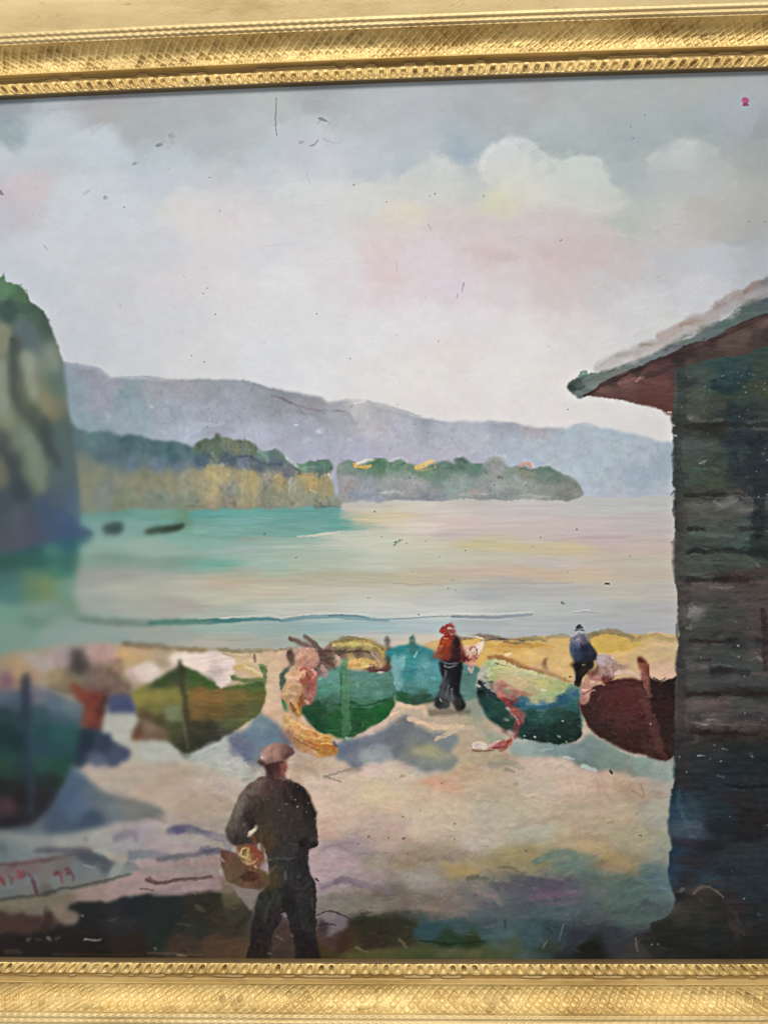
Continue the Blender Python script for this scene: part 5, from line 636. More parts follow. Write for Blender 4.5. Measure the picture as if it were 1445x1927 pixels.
# red brush lettering: tail of the name, then the year
RED = (132, 50, 58)
for t, w, c in (('-1 1652 4 1657 9 1664', 7.5, (128, 58, 52)), ('4 1660 11 1665', 5, RED), ('18 1648 21 1654 24 1663', 5, (112, 66, 70)), ('26 1650 25 1660', 3.5, (120, 70, 76)), ('34 1640 38 1646 36 1650', 9, (142, 56, 66)), ('44 1640 46 1648 40 1650', 8, (132, 52, 60)), ('46 1645 54 1646 60 1650 63 1658', 5, (98, 70, 78)), ('62 1656 66 1668 68 1680', 6, (92, 58, 64)), ('68 1676 70 1684', 6, (92, 56, 42)),
                ('105 1645 110 1644 115 1643', 6.5, (112, 44, 46)), ('114 1643 117 1652 120 1660', 5, (128, 60, 72)), ('126 1637 130 1634 134 1640 128 1644', 6, (108, 48, 46)), ('134 1640 139 1648 137 1656', 5, (118, 60, 70))):
    stroke(Pt(t), w, c, a=.9, br=.15, soft=1.6, h=.5)
# ---------------------------------------------------------------- the man with the basket
for t, w, c, a in (('478 1452 486 1440 500 1460', 20, (140, 118, 118), .4), ('555 1440 560 1460 566 1480', 20, (158, 134, 124), .5), ('535 1380 545 1392 552 1405', 24, (108, 76, 78), .5), ('556 1420 580 1430 590 1440', 20, (140, 122, 112), .4), ('460 1468 478 1462', 7, (110, 104, 100), .5), ('560 1460 568 1475', 9, (178, 146, 136), .5)):
    stroke(Pt(t), w, c, a=a, soft=7)
O('500 1462 512 1456 530 1460 546 1466 566 1476 578 1490 588 1510 594 1530 596 1555 597 1585 592 1594 582 1598 580 1612 584 1640 592 1660 596 1690 594 1730 597 1775 602 1822 558 1822 553 1780 546 1748 540 1730 534 1724 526 1738 515 1758 505 1822 464 1822 471 1770 474 1740 482 1700 488 1680 505 1660 506 1630 500 1606 492 1586 478 1590 460 1592 440 1590 428 1576 427 1558 434 1540 440 1518 452 1496 464 1480 480 1468',
  F('''490 1478 92 78 72; 475 1490 98 86 80; 460 1505 100 88 82; 450 1525 100 92 84; 440 1550 92 84 78; 435 1570 70 64 60; 445 1582 50 46 44; 465 1588 52 48 42; 480 1500 66 56 52; 478 1520 60 52 46; 470 1535 44 38 36; 475 1550 38 34 32; 460 1560 62 56 54; 490 1550 58 50 42; 500 1480 70 56 52; 520 1475 66 48 48; 540 1475 56 42 42; 520 1500 56 46 44; 545 1495 40 34 32; 560 1490 30 28 28; 575 1510 34 30 28;
500 1520 52 46 40; 530 1530 50 46 40; 560 1530 46 42 36; 580 1540 36 32 30; 590 1560 44 38 36; 500 1560 60 52 40; 530 1560 48 44 40; 560 1570 46 42 42; 575 1585 28 24 26; 588 1580 48 42 40; 505 1590 66 52 38; 530 1600 46 44 42; 550 1600 46 44 46; 570 1605 38 36 38; 520 1625 48 46 42; 550 1625 36 36 40; 575 1630 32 32 36; 515 1650 58 52 34; 510 1660 60 54 36; 540 1645 40 44 46; 560 1660 36 36 40;
585 1660 40 38 42; 520 1690 44 44 42; 540 1680 28 28 32; 565 1690 42 42 44; 585 1700 36 36 36; 500 1700 42 42 42; 490 1730 34 34 34; 510 1725 36 32 34; 545 1700 26 24 28; 560 1730 30 30 34; 580 1740 36 34 34; 490 1760 30 26 28; 570 1770 26 22 24; 485 1790 30 24 22; 580 1790 24 20 20'''), M_MAIN, soft=1., amp=3, r=6, warp=3, h=.6)
O('488 1437 486 1428 492 1414 504 1404 520 1398 536 1400 548 1406 554 1414 548 1422 534 1430 516 1438 500 1442', F('505 1412 158 124 112; 520 1405 152 120 108; 495 1424 168 138 132; 515 1418 150 118 104; 535 1410 118 84 78; 545 1412 92 64 62; 540 1422 84 56 56; 510 1432 120 92 88; 492 1436 84 60 60'), M_MAIN, h=.8)
O('500 1440 534 1430 541 1440 540 1452 534 1462 522 1466 504 1462 502 1450', F('508 1450 54 36 36; 520 1445 70 40 40; 532 1442 124 74 68; 534 1454 130 84 76; 520 1460 78 52 50; 508 1462 60 44 42'), M_MAIN, h=.7)
for t, w, c in (('487 1432 500 1438 520 1438 534 1432', 6, (66, 44, 44)), ('492 1424 496 1426', 4, (206, 184, 180)), ('500 1414 510 1408', 5, (172, 138, 124)), ('510 1420 525 1412', 5, (160, 126, 108)), ('534 1430 540 1446', 5, (142, 88, 80)), ('538 1456 548 1464', 5, (212, 176, 162)), ('528 1464 536 1466', 2.5, (190, 165, 155)), ('484 1466 496 1462 504 1462', 2.5, (46, 40, 38)), ('470 1482 485 1474 500 1470', 9, (104, 88, 80)),
                ('446 1532 456 1508 468 1490', 9, (108, 98, 90)), ('462 1546 472 1530 482 1512', 6, (44, 38, 36)), ('458 1552 464 1548', 5, (90, 86, 84)), ('545 1472 560 1484 572 1500', 6, (30, 27, 26)), ('575 1498 584 1520 590 1540', 5, (36, 30, 28)), ('572 1586 584 1590 592 1588', 9, (26, 22, 24)), ('592 1592 598 1588', 4, (20, 18, 20)), ('590 1560 592 1580', 6, (56, 50, 46)), ('545 1588 560 1590', 5, (66, 62, 60)),
                ('500 1530 500 1570 504 1600', 7, (62, 52, 38)), ('520 1490 524 1540 520 1580', 6, (56, 50, 46)), ('518 1614 540 1616 560 1612', 3, (70, 70, 70)), ('535 1640 538 1655', 6, (78, 82, 82)), ('560 1672 575 1670 585 1662', 6, (56, 54, 54)), ('594 1654 598 1658', 4, (34, 32, 34)), ('510 1640 518 1630', 6, (82, 74, 56)), ('505 1700 500 1730', 9, (50, 52, 50)), ('588 1690 590 1712', 5, (58, 58, 54))):
    K(t, w, c, M_MAIN, a=.8, h=.8, soft=1.2)
for x, y in ((498, 1506), (505, 1504), (549, 1502), (556, 1505), (538, 1514), (560, 1518), (570, 1522), (526, 1525), (577, 1528), (543, 1472), (551, 1475), (560, 1480), (580, 1511), (592, 1541)): stroke([(x, y), (x+rng.uniform(-2, 3), y-rng.uniform(-.5, 1.5))], rng.uniform(1.6, 3.), (150, 146, 138), a=rng.uniform(.4, .9), br=.1, h=.9)
O('534 1724 541 1732 546 1750 552 1776 554 1802 508 1802 514 1764 526 1740', F('538 1732 74 64 64; 535 1745 62 48 48; 520 1775 68 52 46; 545 1775 62 50 44; 530 1795 56 46 38; 540 1760 70 54 48'), SAND, soft=2.5, a=.85)
K('533 1722 537 1724', 7, (130, 126, 130), a=.8); K('549 1756 551 1762', 6, (120, 108, 104), a=.7); K('522 1762 532 1766', 4, (118, 98, 88), a=.6); K('505 1794 512 1795', 4, (110, 95, 78), a=.7)
# basket
O('416 1600 424 1601 440 1608 456 1618 466 1626 482 1630 500 1640 508 1655 500 1668 488 1672 470 1672 450 1668 432 1660 422 1645 417 1625', F('425 1612 108 74 62; 440 1625 104 78 58; 430 1645 106 88 64; 455 1640 96 74 54; 450 1660 92 78 56; 470 1650 72 46 38; 485 1655 92 56 42; 490 1668 84 66 48; 500 1650 96 74 50; 466 1665 104 74 54'), BASKET, h=.8)
O('446 1596 456 1588 470 1586 480 1590 490 1600 494 1616 490 1630 478 1634 466 1626 454 1616', F('456 1596 122 84 60; 478 1595 130 66 48; 486 1610 132 74 56; 480 1625 126 82 62; 462 1612 150 128 86'), BASKET, h=.9)
for t, w, c in (('452 1610 458 1596 464 1594', 5, (216, 196, 138)), ('452 1608 462 1614 468 1606', 6, (190, 168, 112)), ('468 1594 466 1606', 4, (182, 160, 108)), ('466 1624 478 1622 484 1616', 5, (200, 146, 112)), ('464 1614 476 1620', 4, (188, 146, 98)), ('480 1628 484 1634', 4, (176, 140, 124)), ('416 1600 420 1612 422 1624', 5, (94, 62, 52)), ('419 1616 424 1622', 4, (178, 160, 148)), ('414 1638 418 1648', 4, (176, 168, 152)), ('418 1600 440 1606 462 1618', 4, (88, 54, 46)),
                ('470 1570 478 1562 482 1556', 9, (214, 200, 168)), ('468 1566 480 1560', 5, (226, 216, 186)), ('476 1572 480 1584 482 1600', 9, (116, 66, 52)), ('456 1650 470 1654 486 1652', 9, (70, 44, 36)), ('470 1636 490 1640', 5, (120, 88, 62)), ('445 1664 470 1670 490 1672', 4, (110, 76, 56)), ('500 1620 510 1618', 5, (122, 106, 76)), ('492 1570 494 1600 496 1625', 5, (84, 62, 42))):
    K(t, w, c, BASKET, h=1.1, a=.85)
SH('416 1650 430 1662 445 1670 455 1690 470 1712 474 1730 450 1748 430 1740 420 1710', F('430 1670 112 100 80; 440 1690 88 82 60; 450 1720 58 54 42; 465 1735 40 38 32'), a=.8, soft=3)
SH('442 1668 470 1672 484 1676 480 1692 474 1712 464 1704 452 1690 444 1682', (128, 116, 110), a=.9, soft=1.4, amp=2)
daubs(800, 430, 1460, 600, 1790, 16, 5, ang=1.4, dang=.7, jit=7, a=.5, ids=[M_MAIN], h=.35)
daubs(1300, 1268, 690, 1660, 1400, 26, 8, ang=0, dang=.4, jit=7, a=.5, ids=[SHEDID], h=.25)
daubs(700, 1268, 1300, 1660, 1800, 24, 9, ang=.2, dang=.8, jit=5, a=.4, ids=[SHEDID], h=.25)
daubs(700, 520, 1210, 910, 1390, 16, 5, ang=.1, dang=.4, jit=8, a=.5, ids=[B_GREEN, B_TURQ], h=.25)
daubs(600, 880, 1240, 1280, 1430, 18, 5, ang=.2, dang=.5, jit=6, a=.5, ids=[B_PALE, B_RED], h=.25)
daubs(400, 240, 1240, 510, 1430, 18, 5, ang=.1, dang=.4, jit=7, a=.4, ids=[B_OCHRE], h=.2)
daubs(260, 500, 1190, 1180, 1420, 9, 3, ang=.4, dang=1., jit=9, a=.5, ids=[NET], h=.8)
dots(150, 0, 200, 1445, 1780, (110, 110, 108), .4, .8, .5)

# broken brush texture laid over every motif, following its own direction
def streaks(ids_, amp, sx, sy, seed, hue=.5, relief=.1):
    m = np.isin(IDS, ids_); m = gblur(m.astype(np.float32), .8)
    n0 = .5*vnoise(sx, sy, seed)+.35*vnoise(sx*.4, sy*.55, seed+1)+.3*vnoise(sx*.18, max(sy*.35, 1.6), seed+2)
    n0 = np.sign(n0)*np.abs(n0)**.8
    br_ = np.clip(n0-.25, 0, 1)
    for c in range(3):
        nc = vnoise(sx*1.3, sy*1.5, seed+5+c)
        COL[..., c] += m*(amp*n0+amp*hue*nc)*(.35+COL[..., c]/170.)
    HGT[:] += m*relief*n0
streaks([SKY], 1.2, 46, 14, 500, 0.27, .05)
streaks([SKY], 1.3, 16, 13, 510, 0.23, .05)
streaks([HILL], 5.5, 18, 13, 520, 0.19, .14)
streaks([POINT], 7.5, 16, 9, 530, 0.23, .2)
streaks([HEAD], 8.5, 11, 16, 540, 0.23, .25)
streaks([CLIFF], 5.0, 14, 26, 550, 0.19, .2)
streaks([WATER], 3.6, 90, 4.5, 560, 0.19, .10)
streaks([SAND], 5.0, 40, 12, 570, 0.23, .22)
streaks([SAND], 4.0, 13, 9, 580, 0.15, .25)
streaks([B_GREEN, B_TURQ, B_OCHRE, B_PALE, B_RED, B_BLUE], 8.5, 26, 5, 590, 0.19, .3)
streaks([M_MAIN, M_RED, M_GREY, BASKET], 8.5, 6, 14, 600, 0.19, .35)
streaks([NET], 16.0, 9, 7, 610, 0.27, .7)
streaks([SHEDID, TUB], 10.0, 34, 7, 620, 0.19, .35)
def lift(ids_, rgb, k=1.):
    m = gblur(np.isin(IDS, ids_).astype(np.float32), 1.2)[..., None]
    COL[:] = COL+m*(np.array(rgb, np.float32)+COL*(k-1))
lift([HILL], (14, 16, 19)); lift([POINT], (13, 13, 13))
for i_, k_ in ((CLIFF, .22), (SHEDID, .28), (POINT, .15), (B_RED, .12), (HILL, .2), (PLANK, .45)):
    hm = gblur((IDS == i_).astype(np.float32), 1.)[..., None]; COL += hm*k_*(COL.mean(-1, keepdims=True)-COL)
hm = gblur((IDS == HEAD).astype(np.float32), 1.)[..., None]; COL += hm*.28*(COL.mean(-1, keepdims=True)-COL); lift([HEAD], (10, 10, 12)); lift([CLIFF], (14, 12, 10), .98)
sw = np.clip((COL.mean(-1)-95)/60, 0, 1)*(IDS == SAND)*np.clip((1660-GY[:, None])/120, 0, 1)
COL += gblur(sw.astype(np.float32), 3)[..., None]*np.array((20, 16, 11), np.float32)
lift([SHEDID], (3, 5, 5), 1.04); tp = np.clip((330-GY[:, None])/150, 0, 1)*(IDS == SKY); COL += gblur(tp.astype(np.float32), 4)[..., None]*np.array((8, 8, 8), np.float32); lift([SKY], (9, 9, 11)); lift([B_RED], (7, 3, 1), 1.05); lift([WATER], (5, 4, 3)); wr = np.clip((GX[None, :]-560)/160, 0, 1)*(IDS == WATER); COL += gblur(wr.astype(np.float32), 4)[..., None]*np.array((9, 9, 10), np.float32)
lift([B_OCHRE], (11, 10, 3)); lift([B_GREEN], (2, 8, 3)); lift([PLANK], (6, 1, 3))
lift([M_RED, M_GREY], (-4, -2, -2), .92); lift([M_MAIN], (6, 4, 2))
# board gaps of the hut, dark with a worn light edge below
for y, sg, x0, x1 in ((800, 1, 1290, 1372), (931, -2, 1288, 1440), (994, 1, 1292, 1420), (1037, 0, 1292, 1415), (1089, 1, 1292, 1440), (1206, 1, 1296, 1436), (1261, 2, 1340, 1430), (1306, 0, 1294, 1442), (1379, 1, 1300, 1445), (1478, 2, 1300, 1445), ):
    dk = (30, 33, 31) if y < 1060 else (36, 28, 27) if y < 1400 else (18, 20, 24)
    lt = (92, 100, 92) if y < 1060 else (98, 88, 80) if y < 1400 else (48, 56, 62)
    x = x0
    while x < x1+170:
        l = rng.uniform(26, 70)
        if rng.random() < .75: stroke([(x, y+rng.normal(0, 1.5)), (x+l/2, y+sg+rng.normal(0, 1.6)), (x+l, y+sg+rng.normal(0, 1.5))], rng.uniform(6, 12), dk, a=.62, id=SHEDID, soft=2., h=.1, rag=1.2)
        if rng.random() < .45: stroke([(x+rng.uniform(0, 12), y+7+rng.normal(0, 1)), (x+l*rng.uniform(.5, .9), y+7+sg+rng.normal(0, 1))], rng.uniform(3, 7), lt, a=.45, id=SHEDID, soft=1.3, h=.5, rag=.8)
        x += l
# crisp touches of loaded brush in the busy middle of the picture
daubs(1500, 500, 1195, 1270, 1425, 10, 3.4, ang=.15, dang=.7, jit=13, a=.6, ids=[B_GREEN, B_TURQ, B_PALE, B_RED, M_RED, M_GREY, NET], h=.6)
daubs(420, 420, 1395, 600, 1800, 11, 3.6, ang=1.3, dang=.7, jit=11, a=.6, ids=[M_MAIN, BASKET], h=.6)
daubs(1500, 330, 1205, 1270, 1790, 20, 4, ang=-.08, dang=.4, jit=10, a=.5, ids=[SAND], h=.4)
daubs(700, 130, 815, 1100, 950, 9, 3.4, ang=.9, dang=.9, jit=12, a=.5, ids=[HEAD, POINT], h=.4)
daubs(700, 1268, 690, 1500, 1400, 18, 4, ang=0, dang=.5, jit=9, a=.5, ids=[SHEDID], h=.4)
USM = gblur(COL, 3.2*S)
COL += .42*(COL-USM); USM = gblur(COL, 12*S); COL += .14*(COL-USM); del USM; np.clip(COL, 6, 250, out=COL)
# wet-in-wet: edges between motifs dragged soft here and there
bd = np.zeros((NY, NX), np.float32); bd[:, 1:] += IDS[:, 1:] != IDS[:, :-1]; bd[1:] += IDS[1:] != IDS[:-1]
bd = np.clip(gblur(np.clip(bd, 0, 1), 2.0)*4.5, 0, 1)*np.clip(.55+.9*vnoise(34, 34, 900)+.4*vnoise(9, 9, 901), .1, 1)
SB = gblur(COL, 1.9); COL += bd[..., None]*(SB-COL); del SB
# each heap of nets is a motif of its own
nx_ = GX[None, :]+0*GY[:, None]; ny_ = GY[:, None]+0*GX[None, :]; isn = IDS == NET
NETS = [(50, nx_ < 300, 'hazy brown nets piled behind the blue boat'), (51, (nx_ >= 300) & (nx_ < 800) & (ny_ < 1345) & (nx_ < 604), 'pink and cream cloth heaped on the bow of the green boat'),
        (52, (nx_ >= 604) & (nx_ < 800) & (ny_ < 1345), 'brown oars and a yellow tarpaulin in the green boat'), (53, (nx_ >= 300) & (nx_ < 800) & (ny_ >= 1345), 'orange cloth trailing on the sand under the green boat'),
        (54, (nx_ >= 800) & (nx_ < 1060) & (ny_ < 1277), 'pink bundle in the arms of the red capped man'), (55, (nx_ >= 800) & (nx_ < 1060) & (ny_ >= 1277), 'rose red bundle hanging over the side of the pale boat'), (56, nx_ >= 1060, 'pale pink nets heaped on the maroon boat')]
for i_, m_, l_ in NETS: IDS[isn & m_] = i_

# ---------------------------------------------------------------- camera blur of the left part, put into the paint colours
def soften():
    gx = GX[None, :]; gy = GY[:, None]
    ss = lambda a, b, v: (lambda t: t*t*(3-2*t))(np.clip((v-a)/(b-a), 0, 1))
    sg = 6.0*(1-ss(150, 330, gx+.12*(gy-1100)))*ss(600, 700, gy+gx*.35)
    sg = np.maximum(sg, 3.2*(1-ss(300, 440, gx))*ss(800, 860, gy))
    sg = sg*(1-ss(1560, 1660, gy)*.72)
    keep = ss(112, 150, gx)*(1-ss(930, 985, gy))*(1-ss(770, 860, gy)) ; sg = sg*(1-.9*keep)
    # keep the silhouette of the cliff crisp against the sky
    cl = (IDS == CLIFF).astype(np.float32); edge = gblur((IDS == SKY).astype(np.float32), 5)
    sg = sg*(1-np.clip(edge*3, 0, 1)*(1-ss(760, 820, gy)))
    sg = gblur(sg.astype(np.float32), 4)*S
    lv = [COL, gblur(COL, 1.6*S), gblur(COL, 3.4*S), gblur(COL, 8.5*S)]; sv = [0, 1.6*S, 3.4*S, 8.5*S]
    out = COL.copy()
    for k in range(3):
        t = np.clip((sg-sv[k])/(sv[k+1]-sv[k]), 0, 1)[..., None]
        out = np.where(sg[..., None] >= sv[k], lv[k]*(1-t)+lv[k+1]*t, out)
    COL[:] = out
    HGT[:] = HGT*(1-np.clip(sg/4, 0, .9))
soften()
# ============================================================ MESHES
def link(o, parent=None):
    bpy.context.collection.objects.link(o)
    if parent is not None: o.parent = parent
    return o

def mesh_np(name, V, Fq, mat, parent=None, col=None, smooth=True):
    me = bpy.data.meshes.new(name); n, m = len(V), len(Fq)
    me.vertices.add(n); me.vertices.foreach_set('co', V.astype(np.float32).ravel())
    me.loops.add(m*4); me.loops.foreach_set('vertex_index', Fq.astype(np.int32).ravel())
    me.polygons.add(m); me.polygons.foreach_set('loop_start', np.arange(0, m*4, 4, dtype=np.int32))
    try: me.polygons.foreach_set('loop_total', np.full(m, 4, np.int32))
    except Exception: pass
    me.update(calc_edges=True)
    me.polygons.foreach_set('use_smooth', np.full(m, smooth, bool))
    if col is not None:
        a = me.attributes.new('paint', 'FLOAT_COLOR', 'POINT')
        a.data.foreach_set('color', np.concatenate([col, np.ones((n, 1))], 1).astype(np.float32).ravel())
    me.materials.append(mat); me.validate()
    return link(bpy.data.objects.new(name, me), parent)

def mat_new(name):
    m = bpy.data.materials.new(name); m.use_nodes = True
    return m, m.node_tree.nodes, m.node_tree.links, m.node_tree.nodes['Principled BSDF']

# oil paint on canvas
oil, N, L, B = mat_new('oil_paint')
at = N.new('ShaderNodeAttribute'); at.attribute_name = 'paint'; L.new(at.outputs['Color'], B.inputs['Base Color'])
B.inputs['Roughness'].default_value = .5; B.inputs['Specular IOR Level'].default_value = .15
tc = N.new('ShaderNodeTexCoord')
def weave(axis):
    w = N.new('ShaderNodeTexWave'); w.bands_direction = axis; w.inputs['Scale'].default_value = 330.; w.inputs['Distortion'].default_value = 1.2; w.inputs['Detail'].default_value = 1.
    w.inputs['Detail Scale'].default_value = 3.; L.new(tc.outputs['Object'], w.inputs['Vector']); return w
wz = weave('Z'); wx = weave('X'); ad = N.new('ShaderNodeMath'); ad.operation = 'ADD'
L.new(wz.outputs['Fac'], ad.inputs[0]); ml = N.new('ShaderNodeMath'); ml.operation = 'MULTIPLY'; ml.inputs[1].default_value = .5
L.new(wx.outputs['Fac'], ml.inputs[0]); L.new(ml.outputs[0], ad.inputs[1])
bp = N.new('ShaderNodeBump'); bp.inputs['Strength'].default_value = .12; bp.inputs['Distance'].default_value = .00005
L.new(ad.outputs[0], bp.inputs['Height']); L.new(bp.outputs['Normal'], B.inputs['Normal'])
rn = N.new('ShaderNodeTexNoise'); rn.inputs['Scale'].default_value = 60.; L.new(tc.outputs['Object'], rn.inputs['Vector'])
rr = N.new('ShaderNodeMapRange'); rr.inputs['To Min'].default_value = .38; rr.inputs['To Max'].default_value = .68; L.new(rn.outputs['Fac'], rr.inputs['Value']); L.new(rr.outputs[0], B.inputs['Roughness'])

# old gilding
def gold_mat(name, base, rough, metal):
    gm, N, L, B = mat_new(name)
    B.inputs['Metallic'].default_value = metal
    tc = N.new('ShaderNodeTexCoord')
    n1 = N.new('ShaderNodeTexNoise'); n1.inputs['Scale'].default_value = 38.; n1.inputs['Detail'].default_value = 6.; n1.inputs['Roughness'].default_value = .65
    mp = N.new('ShaderNodeMapping'); mp.inputs['Scale'].default_value = (.45, 1., 1.6); L.new(tc.outputs['Object'], mp.inputs['Vector']); L.new(mp.outputs[0], n1.inputs['Vector'])
    cr = N.new('ShaderNodeValToRGB'); e = cr.color_ramp.elements
    e[0].position = .28; e[0].color = tuple(c*k for c, k in zip(base, (.66, .58, .46)))+(1,)
    e[1].position = .62; e[1].color = tuple(base)+(1,)
    e2 = cr.color_ramp.elements.new(.46); e2.color = tuple(c*k for c, k in zip(base, (.90, .87, .80)))+(1,)
    L.new(n1.outputs['Fac'], cr.inputs['Fac'])
    # brown toning, worn through in blots and hair-line scratches
    n2 = N.new('ShaderNodeTexNoise'); n2.inputs['Scale'].default_value = 210.; n2.inputs['Detail'].default_value = 5.; n2.inputs['Roughness'].default_value = .7; L.new(mp.outputs[0], n2.inputs['Vector'])
    r2 = N.new('ShaderNodeMapRange'); r2.inputs['From Min'].default_value = .60; r2.inputs['From Max'].default_value = .74; r2.inputs['To Max'].default_value = .55; L.new(n2.outputs['Fac'], r2.inputs['Value'])
    mx = N.new('ShaderNodeMixRGB'); mx.inputs[2].default_value = (.20, .115, .04, 1); L.new(r2.outputs[0], mx.inputs[0]); L.new(cr.outputs[0], mx.inputs[1])
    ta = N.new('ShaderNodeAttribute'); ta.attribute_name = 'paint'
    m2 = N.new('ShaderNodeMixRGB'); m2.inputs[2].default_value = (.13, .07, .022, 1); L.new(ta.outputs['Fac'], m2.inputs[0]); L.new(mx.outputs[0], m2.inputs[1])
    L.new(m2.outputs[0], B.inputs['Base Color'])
    r3 = N.new('ShaderNodeMapRange'); r3.inputs['To Min'].default_value = rough-.1; r3.inputs['To Max'].default_value = rough+.14; L.new(n1.outputs['Fac'], r3.inputs['Value']); L.new(r3.outputs[0], B.inputs['Roughness'])
    n3 = N.new('ShaderNodeTexNoise'); n3.inputs['Scale'].default_value = 900.; n3.inputs['Detail'].default_value = 3.; L.new(tc.outputs['Object'], n3.inputs['Vector'])
    b3 = N.new('ShaderNodeBump'); b3.inputs['Strength'].default_value = .35; b3.inputs['Distance'].default_value = .00025; L.new(n3.outputs['Fac'], b3.inputs['Height']); L.new(b3.outputs['Normal'], B.inputs['Normal'])
    return gm
GOLD = gold_mat('old_gilding', (.76, .565, .235), .52, .42)
GOLD_PALE = gold_mat('pale_gilding', (.66, .51, .255), .52, .34)
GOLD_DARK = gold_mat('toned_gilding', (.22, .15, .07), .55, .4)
GOLD_MID = gold_mat('dirt_shade_gilding', (.33, .225, .09), .5, .45)  # for the groove: dirt and the shadow of its depth, put into a darker gold

plaster, N, L, B = mat_new('wall_plaster')
B.inputs['Base Color'].default_value = (.55, .53, .49, 1); B.inputs['Roughness'].default_value = .9
n = N.new('ShaderNodeTexNoise'); n.inputs['Scale'].default_value = 60.; b = N.new('ShaderNodeBump'); b.inputs['Distance'].default_value = .002
L.new(n.outputs['Fac'], b.inputs['Height']); L.new(b.outputs['Normal'], B.inputs['Normal'])
wy = .016
wall = mesh_np('wall', np.array([(-2.5, wy, -1.5), (2.5, wy, -1.5), (2.5, wy, 1.8), (-2.5, wy, 1.8)]), np.array([[0, 1, 2, 3]]), plaster, smooth=False)
wall['kind'] = 'structure'

# ------------------------------------------------------------ the framed picture: one thing
PIC = bpy.data.objects.new('framed_painting', None); link(PIC); PIC.location = (0, 0, 0)
PIC['label'] = 'oil painting of fishing boats on a beach in an ornate gilded frame'
PIC['category'] = 'painting'

# canvas, cut into its painted motifs
gain = 1/EXPO
sr = np.clip(COL/255., 0, 1)
lin = np.where(sr <= .04045, sr/12.92, ((sr+.055)/1.055)**2.4)*gain
PXg, PYg = np.meshgrid(GX.astype(float), GY.astype(float))
P3 = on_plane(PXg, PYg)
rel = HGT-HGT.min()
P3[..., 1] -= rel*.00022
ny, nx = NY, NX
vid = np.arange(ny*nx).reshape(ny, nx)
quads = np.stack([vid[1:, :-1], vid[1:, 1:], vid[:-1, 1:], vid[:-1, :-1]], -1).reshape(-1, 4)
fid = IDS[:-1, :-1].reshape(-1)
Vall = P3.reshape(-1, 3); Call = lin.reshape(-1, 3)
def submesh(name, mask, parent):
    q = quads[mask]
    if not len(q): return None
    used = np.zeros(len(Vall), bool); used[q.ravel()] = True
    remap = np.cumsum(used)-1
    return mesh_np(name, Vall[used], remap[q], oil, parent, Call[used])
canvas = submesh('canvas', fid == SKY, PIC)
canvas['label'] = 'flat oil canvas with a pale cloudy sky painted along its top'
for i_, nm, lb in ((HILL, 'painted_hill', 'grey violet hills across the bay'), (SHEDID, 'painted_shed', 'dark plank shed with red brown eaves'), (CLIFF, 'painted_cliff', 'tall blue green cliff'), (HEAD, 'painted_headland', 'yellow cliffs under green trees'),
                   (POINT, 'painted_headland', 'low wooded point with small yellow roofs'), (WATER, 'painted_sea', None), (SAND, 'painted_beach', None), (B_BLUE, 'painted_boat', 'blurred dark blue green boat bow'), (B_OCHRE, 'painted_boat', 'ochre boat with a white cloth over its side'),
                   (B_GREEN, 'painted_boat', 'two tone green boat seen bow on'), (B_TURQ, 'painted_boat', 'turquoise boat behind the man in a red cap'), (B_PALE, 'painted_boat', 'dark green boat with a pale yellow inside'), (B_RED, 'painted_boat', 'dark maroon boat beside the shed'),
                   (M_MAIN, 'painted_person', 'large man from behind in brown jacket and flat cap'), (M_RED, 'painted_person', 'small figure in red cap and dark trousers'), (M_GREY, 'painted_person', 'small figure in grey blue jacket and striped hat'), (BASKET, 'painted_basket', 'brown basket at the man\'s hip'),
                   (ROWBOAT, 'painted_rowing_boat', None), (ROWBOAT2, 'painted_rowing_boat', None), *[(i_, 'painted_net_heap', l_) for i_, m_, l_ in NETS], (PLANK, 'painted_plank', 'grey green plank carrying the red signature'), (TUB, 'painted_tub', None)):
    o = submesh(nm, fid == i_, canvas)
    if o is not None and lb: o['label'] = lb

# ------------------------------------------------------------ carved and gilded rails
def nz(shape_s, s, t, sc_s, sc_t, seed):
    return vnoise(sc_s, sc_t, seed, gx=s, gy=t)
PXL = .00025                                # one picture unit on the wall
zt = on_plane(700., 167., .0012)[2]; zb = on_plane(700., 1799.5, .0012)[2]
xl = on_plane(-165., 960., .001)[0]; xr = on_plane(1622., 960., .001)[0]
def tt_of(py, h):                           # distance outwards from the inner edge (in units) of a profile point seen at row py of the top rail
    return (on_plane(700., py, h/1000.)[2]-zt)/PXL
prof = [(167, -1.0), (167, 1.2), (165.5, 2.0), (161, 2.6), (157, 3.0), (155.5, 2.6), (153, 2.7), (146, 3.1), (139, 2.8), (136, 1.9), (134, 1.1), (128, .9), (125.2, 1.3), (124, 3.5), (122.2, 4.3), (120, 4.1), (114, 3.1), (106, 2.4), (96, 2.5), (86, 3.4), (76, 4.9), (66, 6.9), (61, 7.9), (59.5, 7.6), (57, 8.0), (54, 8.6), (51, 8.6), (48.5, 8.2), (46, 8.7), (43, 9.1), (40, 9.0), (38, 8.9), (25, 9.6), (10, 10.4), (-15, 11.6), (-45, 12.3), (-75, 12.2), (-95, 11.0), (-106, 8.5), (-110, 4.0), (-110, -12.)]
pt = np.array([tt_of(a, h) for a, h in prof]); ph = np.array([h for a, h in prof])
for k in range(1, len(pt)): pt[k] = max(pt[k], pt[k-1]+.35)
arc = np.r_[0, np.cumsum(np.hypot(np.diff(pt), np.diff(ph)/1000/PXL))]
def bandmark(py):                           # arc position of a row
    k = [i for i, (a, h) in enumerate(prof) if a <= py][0]; return arc[k]
A_lip, A_bead, A_chan, A_ridge, A_lat, A_rope, A_plain = 0, bandmark(155.5), bandmark(136), bandmark(125.2), bandmark(120), bandmark(61), bandmark(38)
def samp(a0, a1, st): return np.linspace(a0, a1, max(3, int((a1-a0)/st)+1))
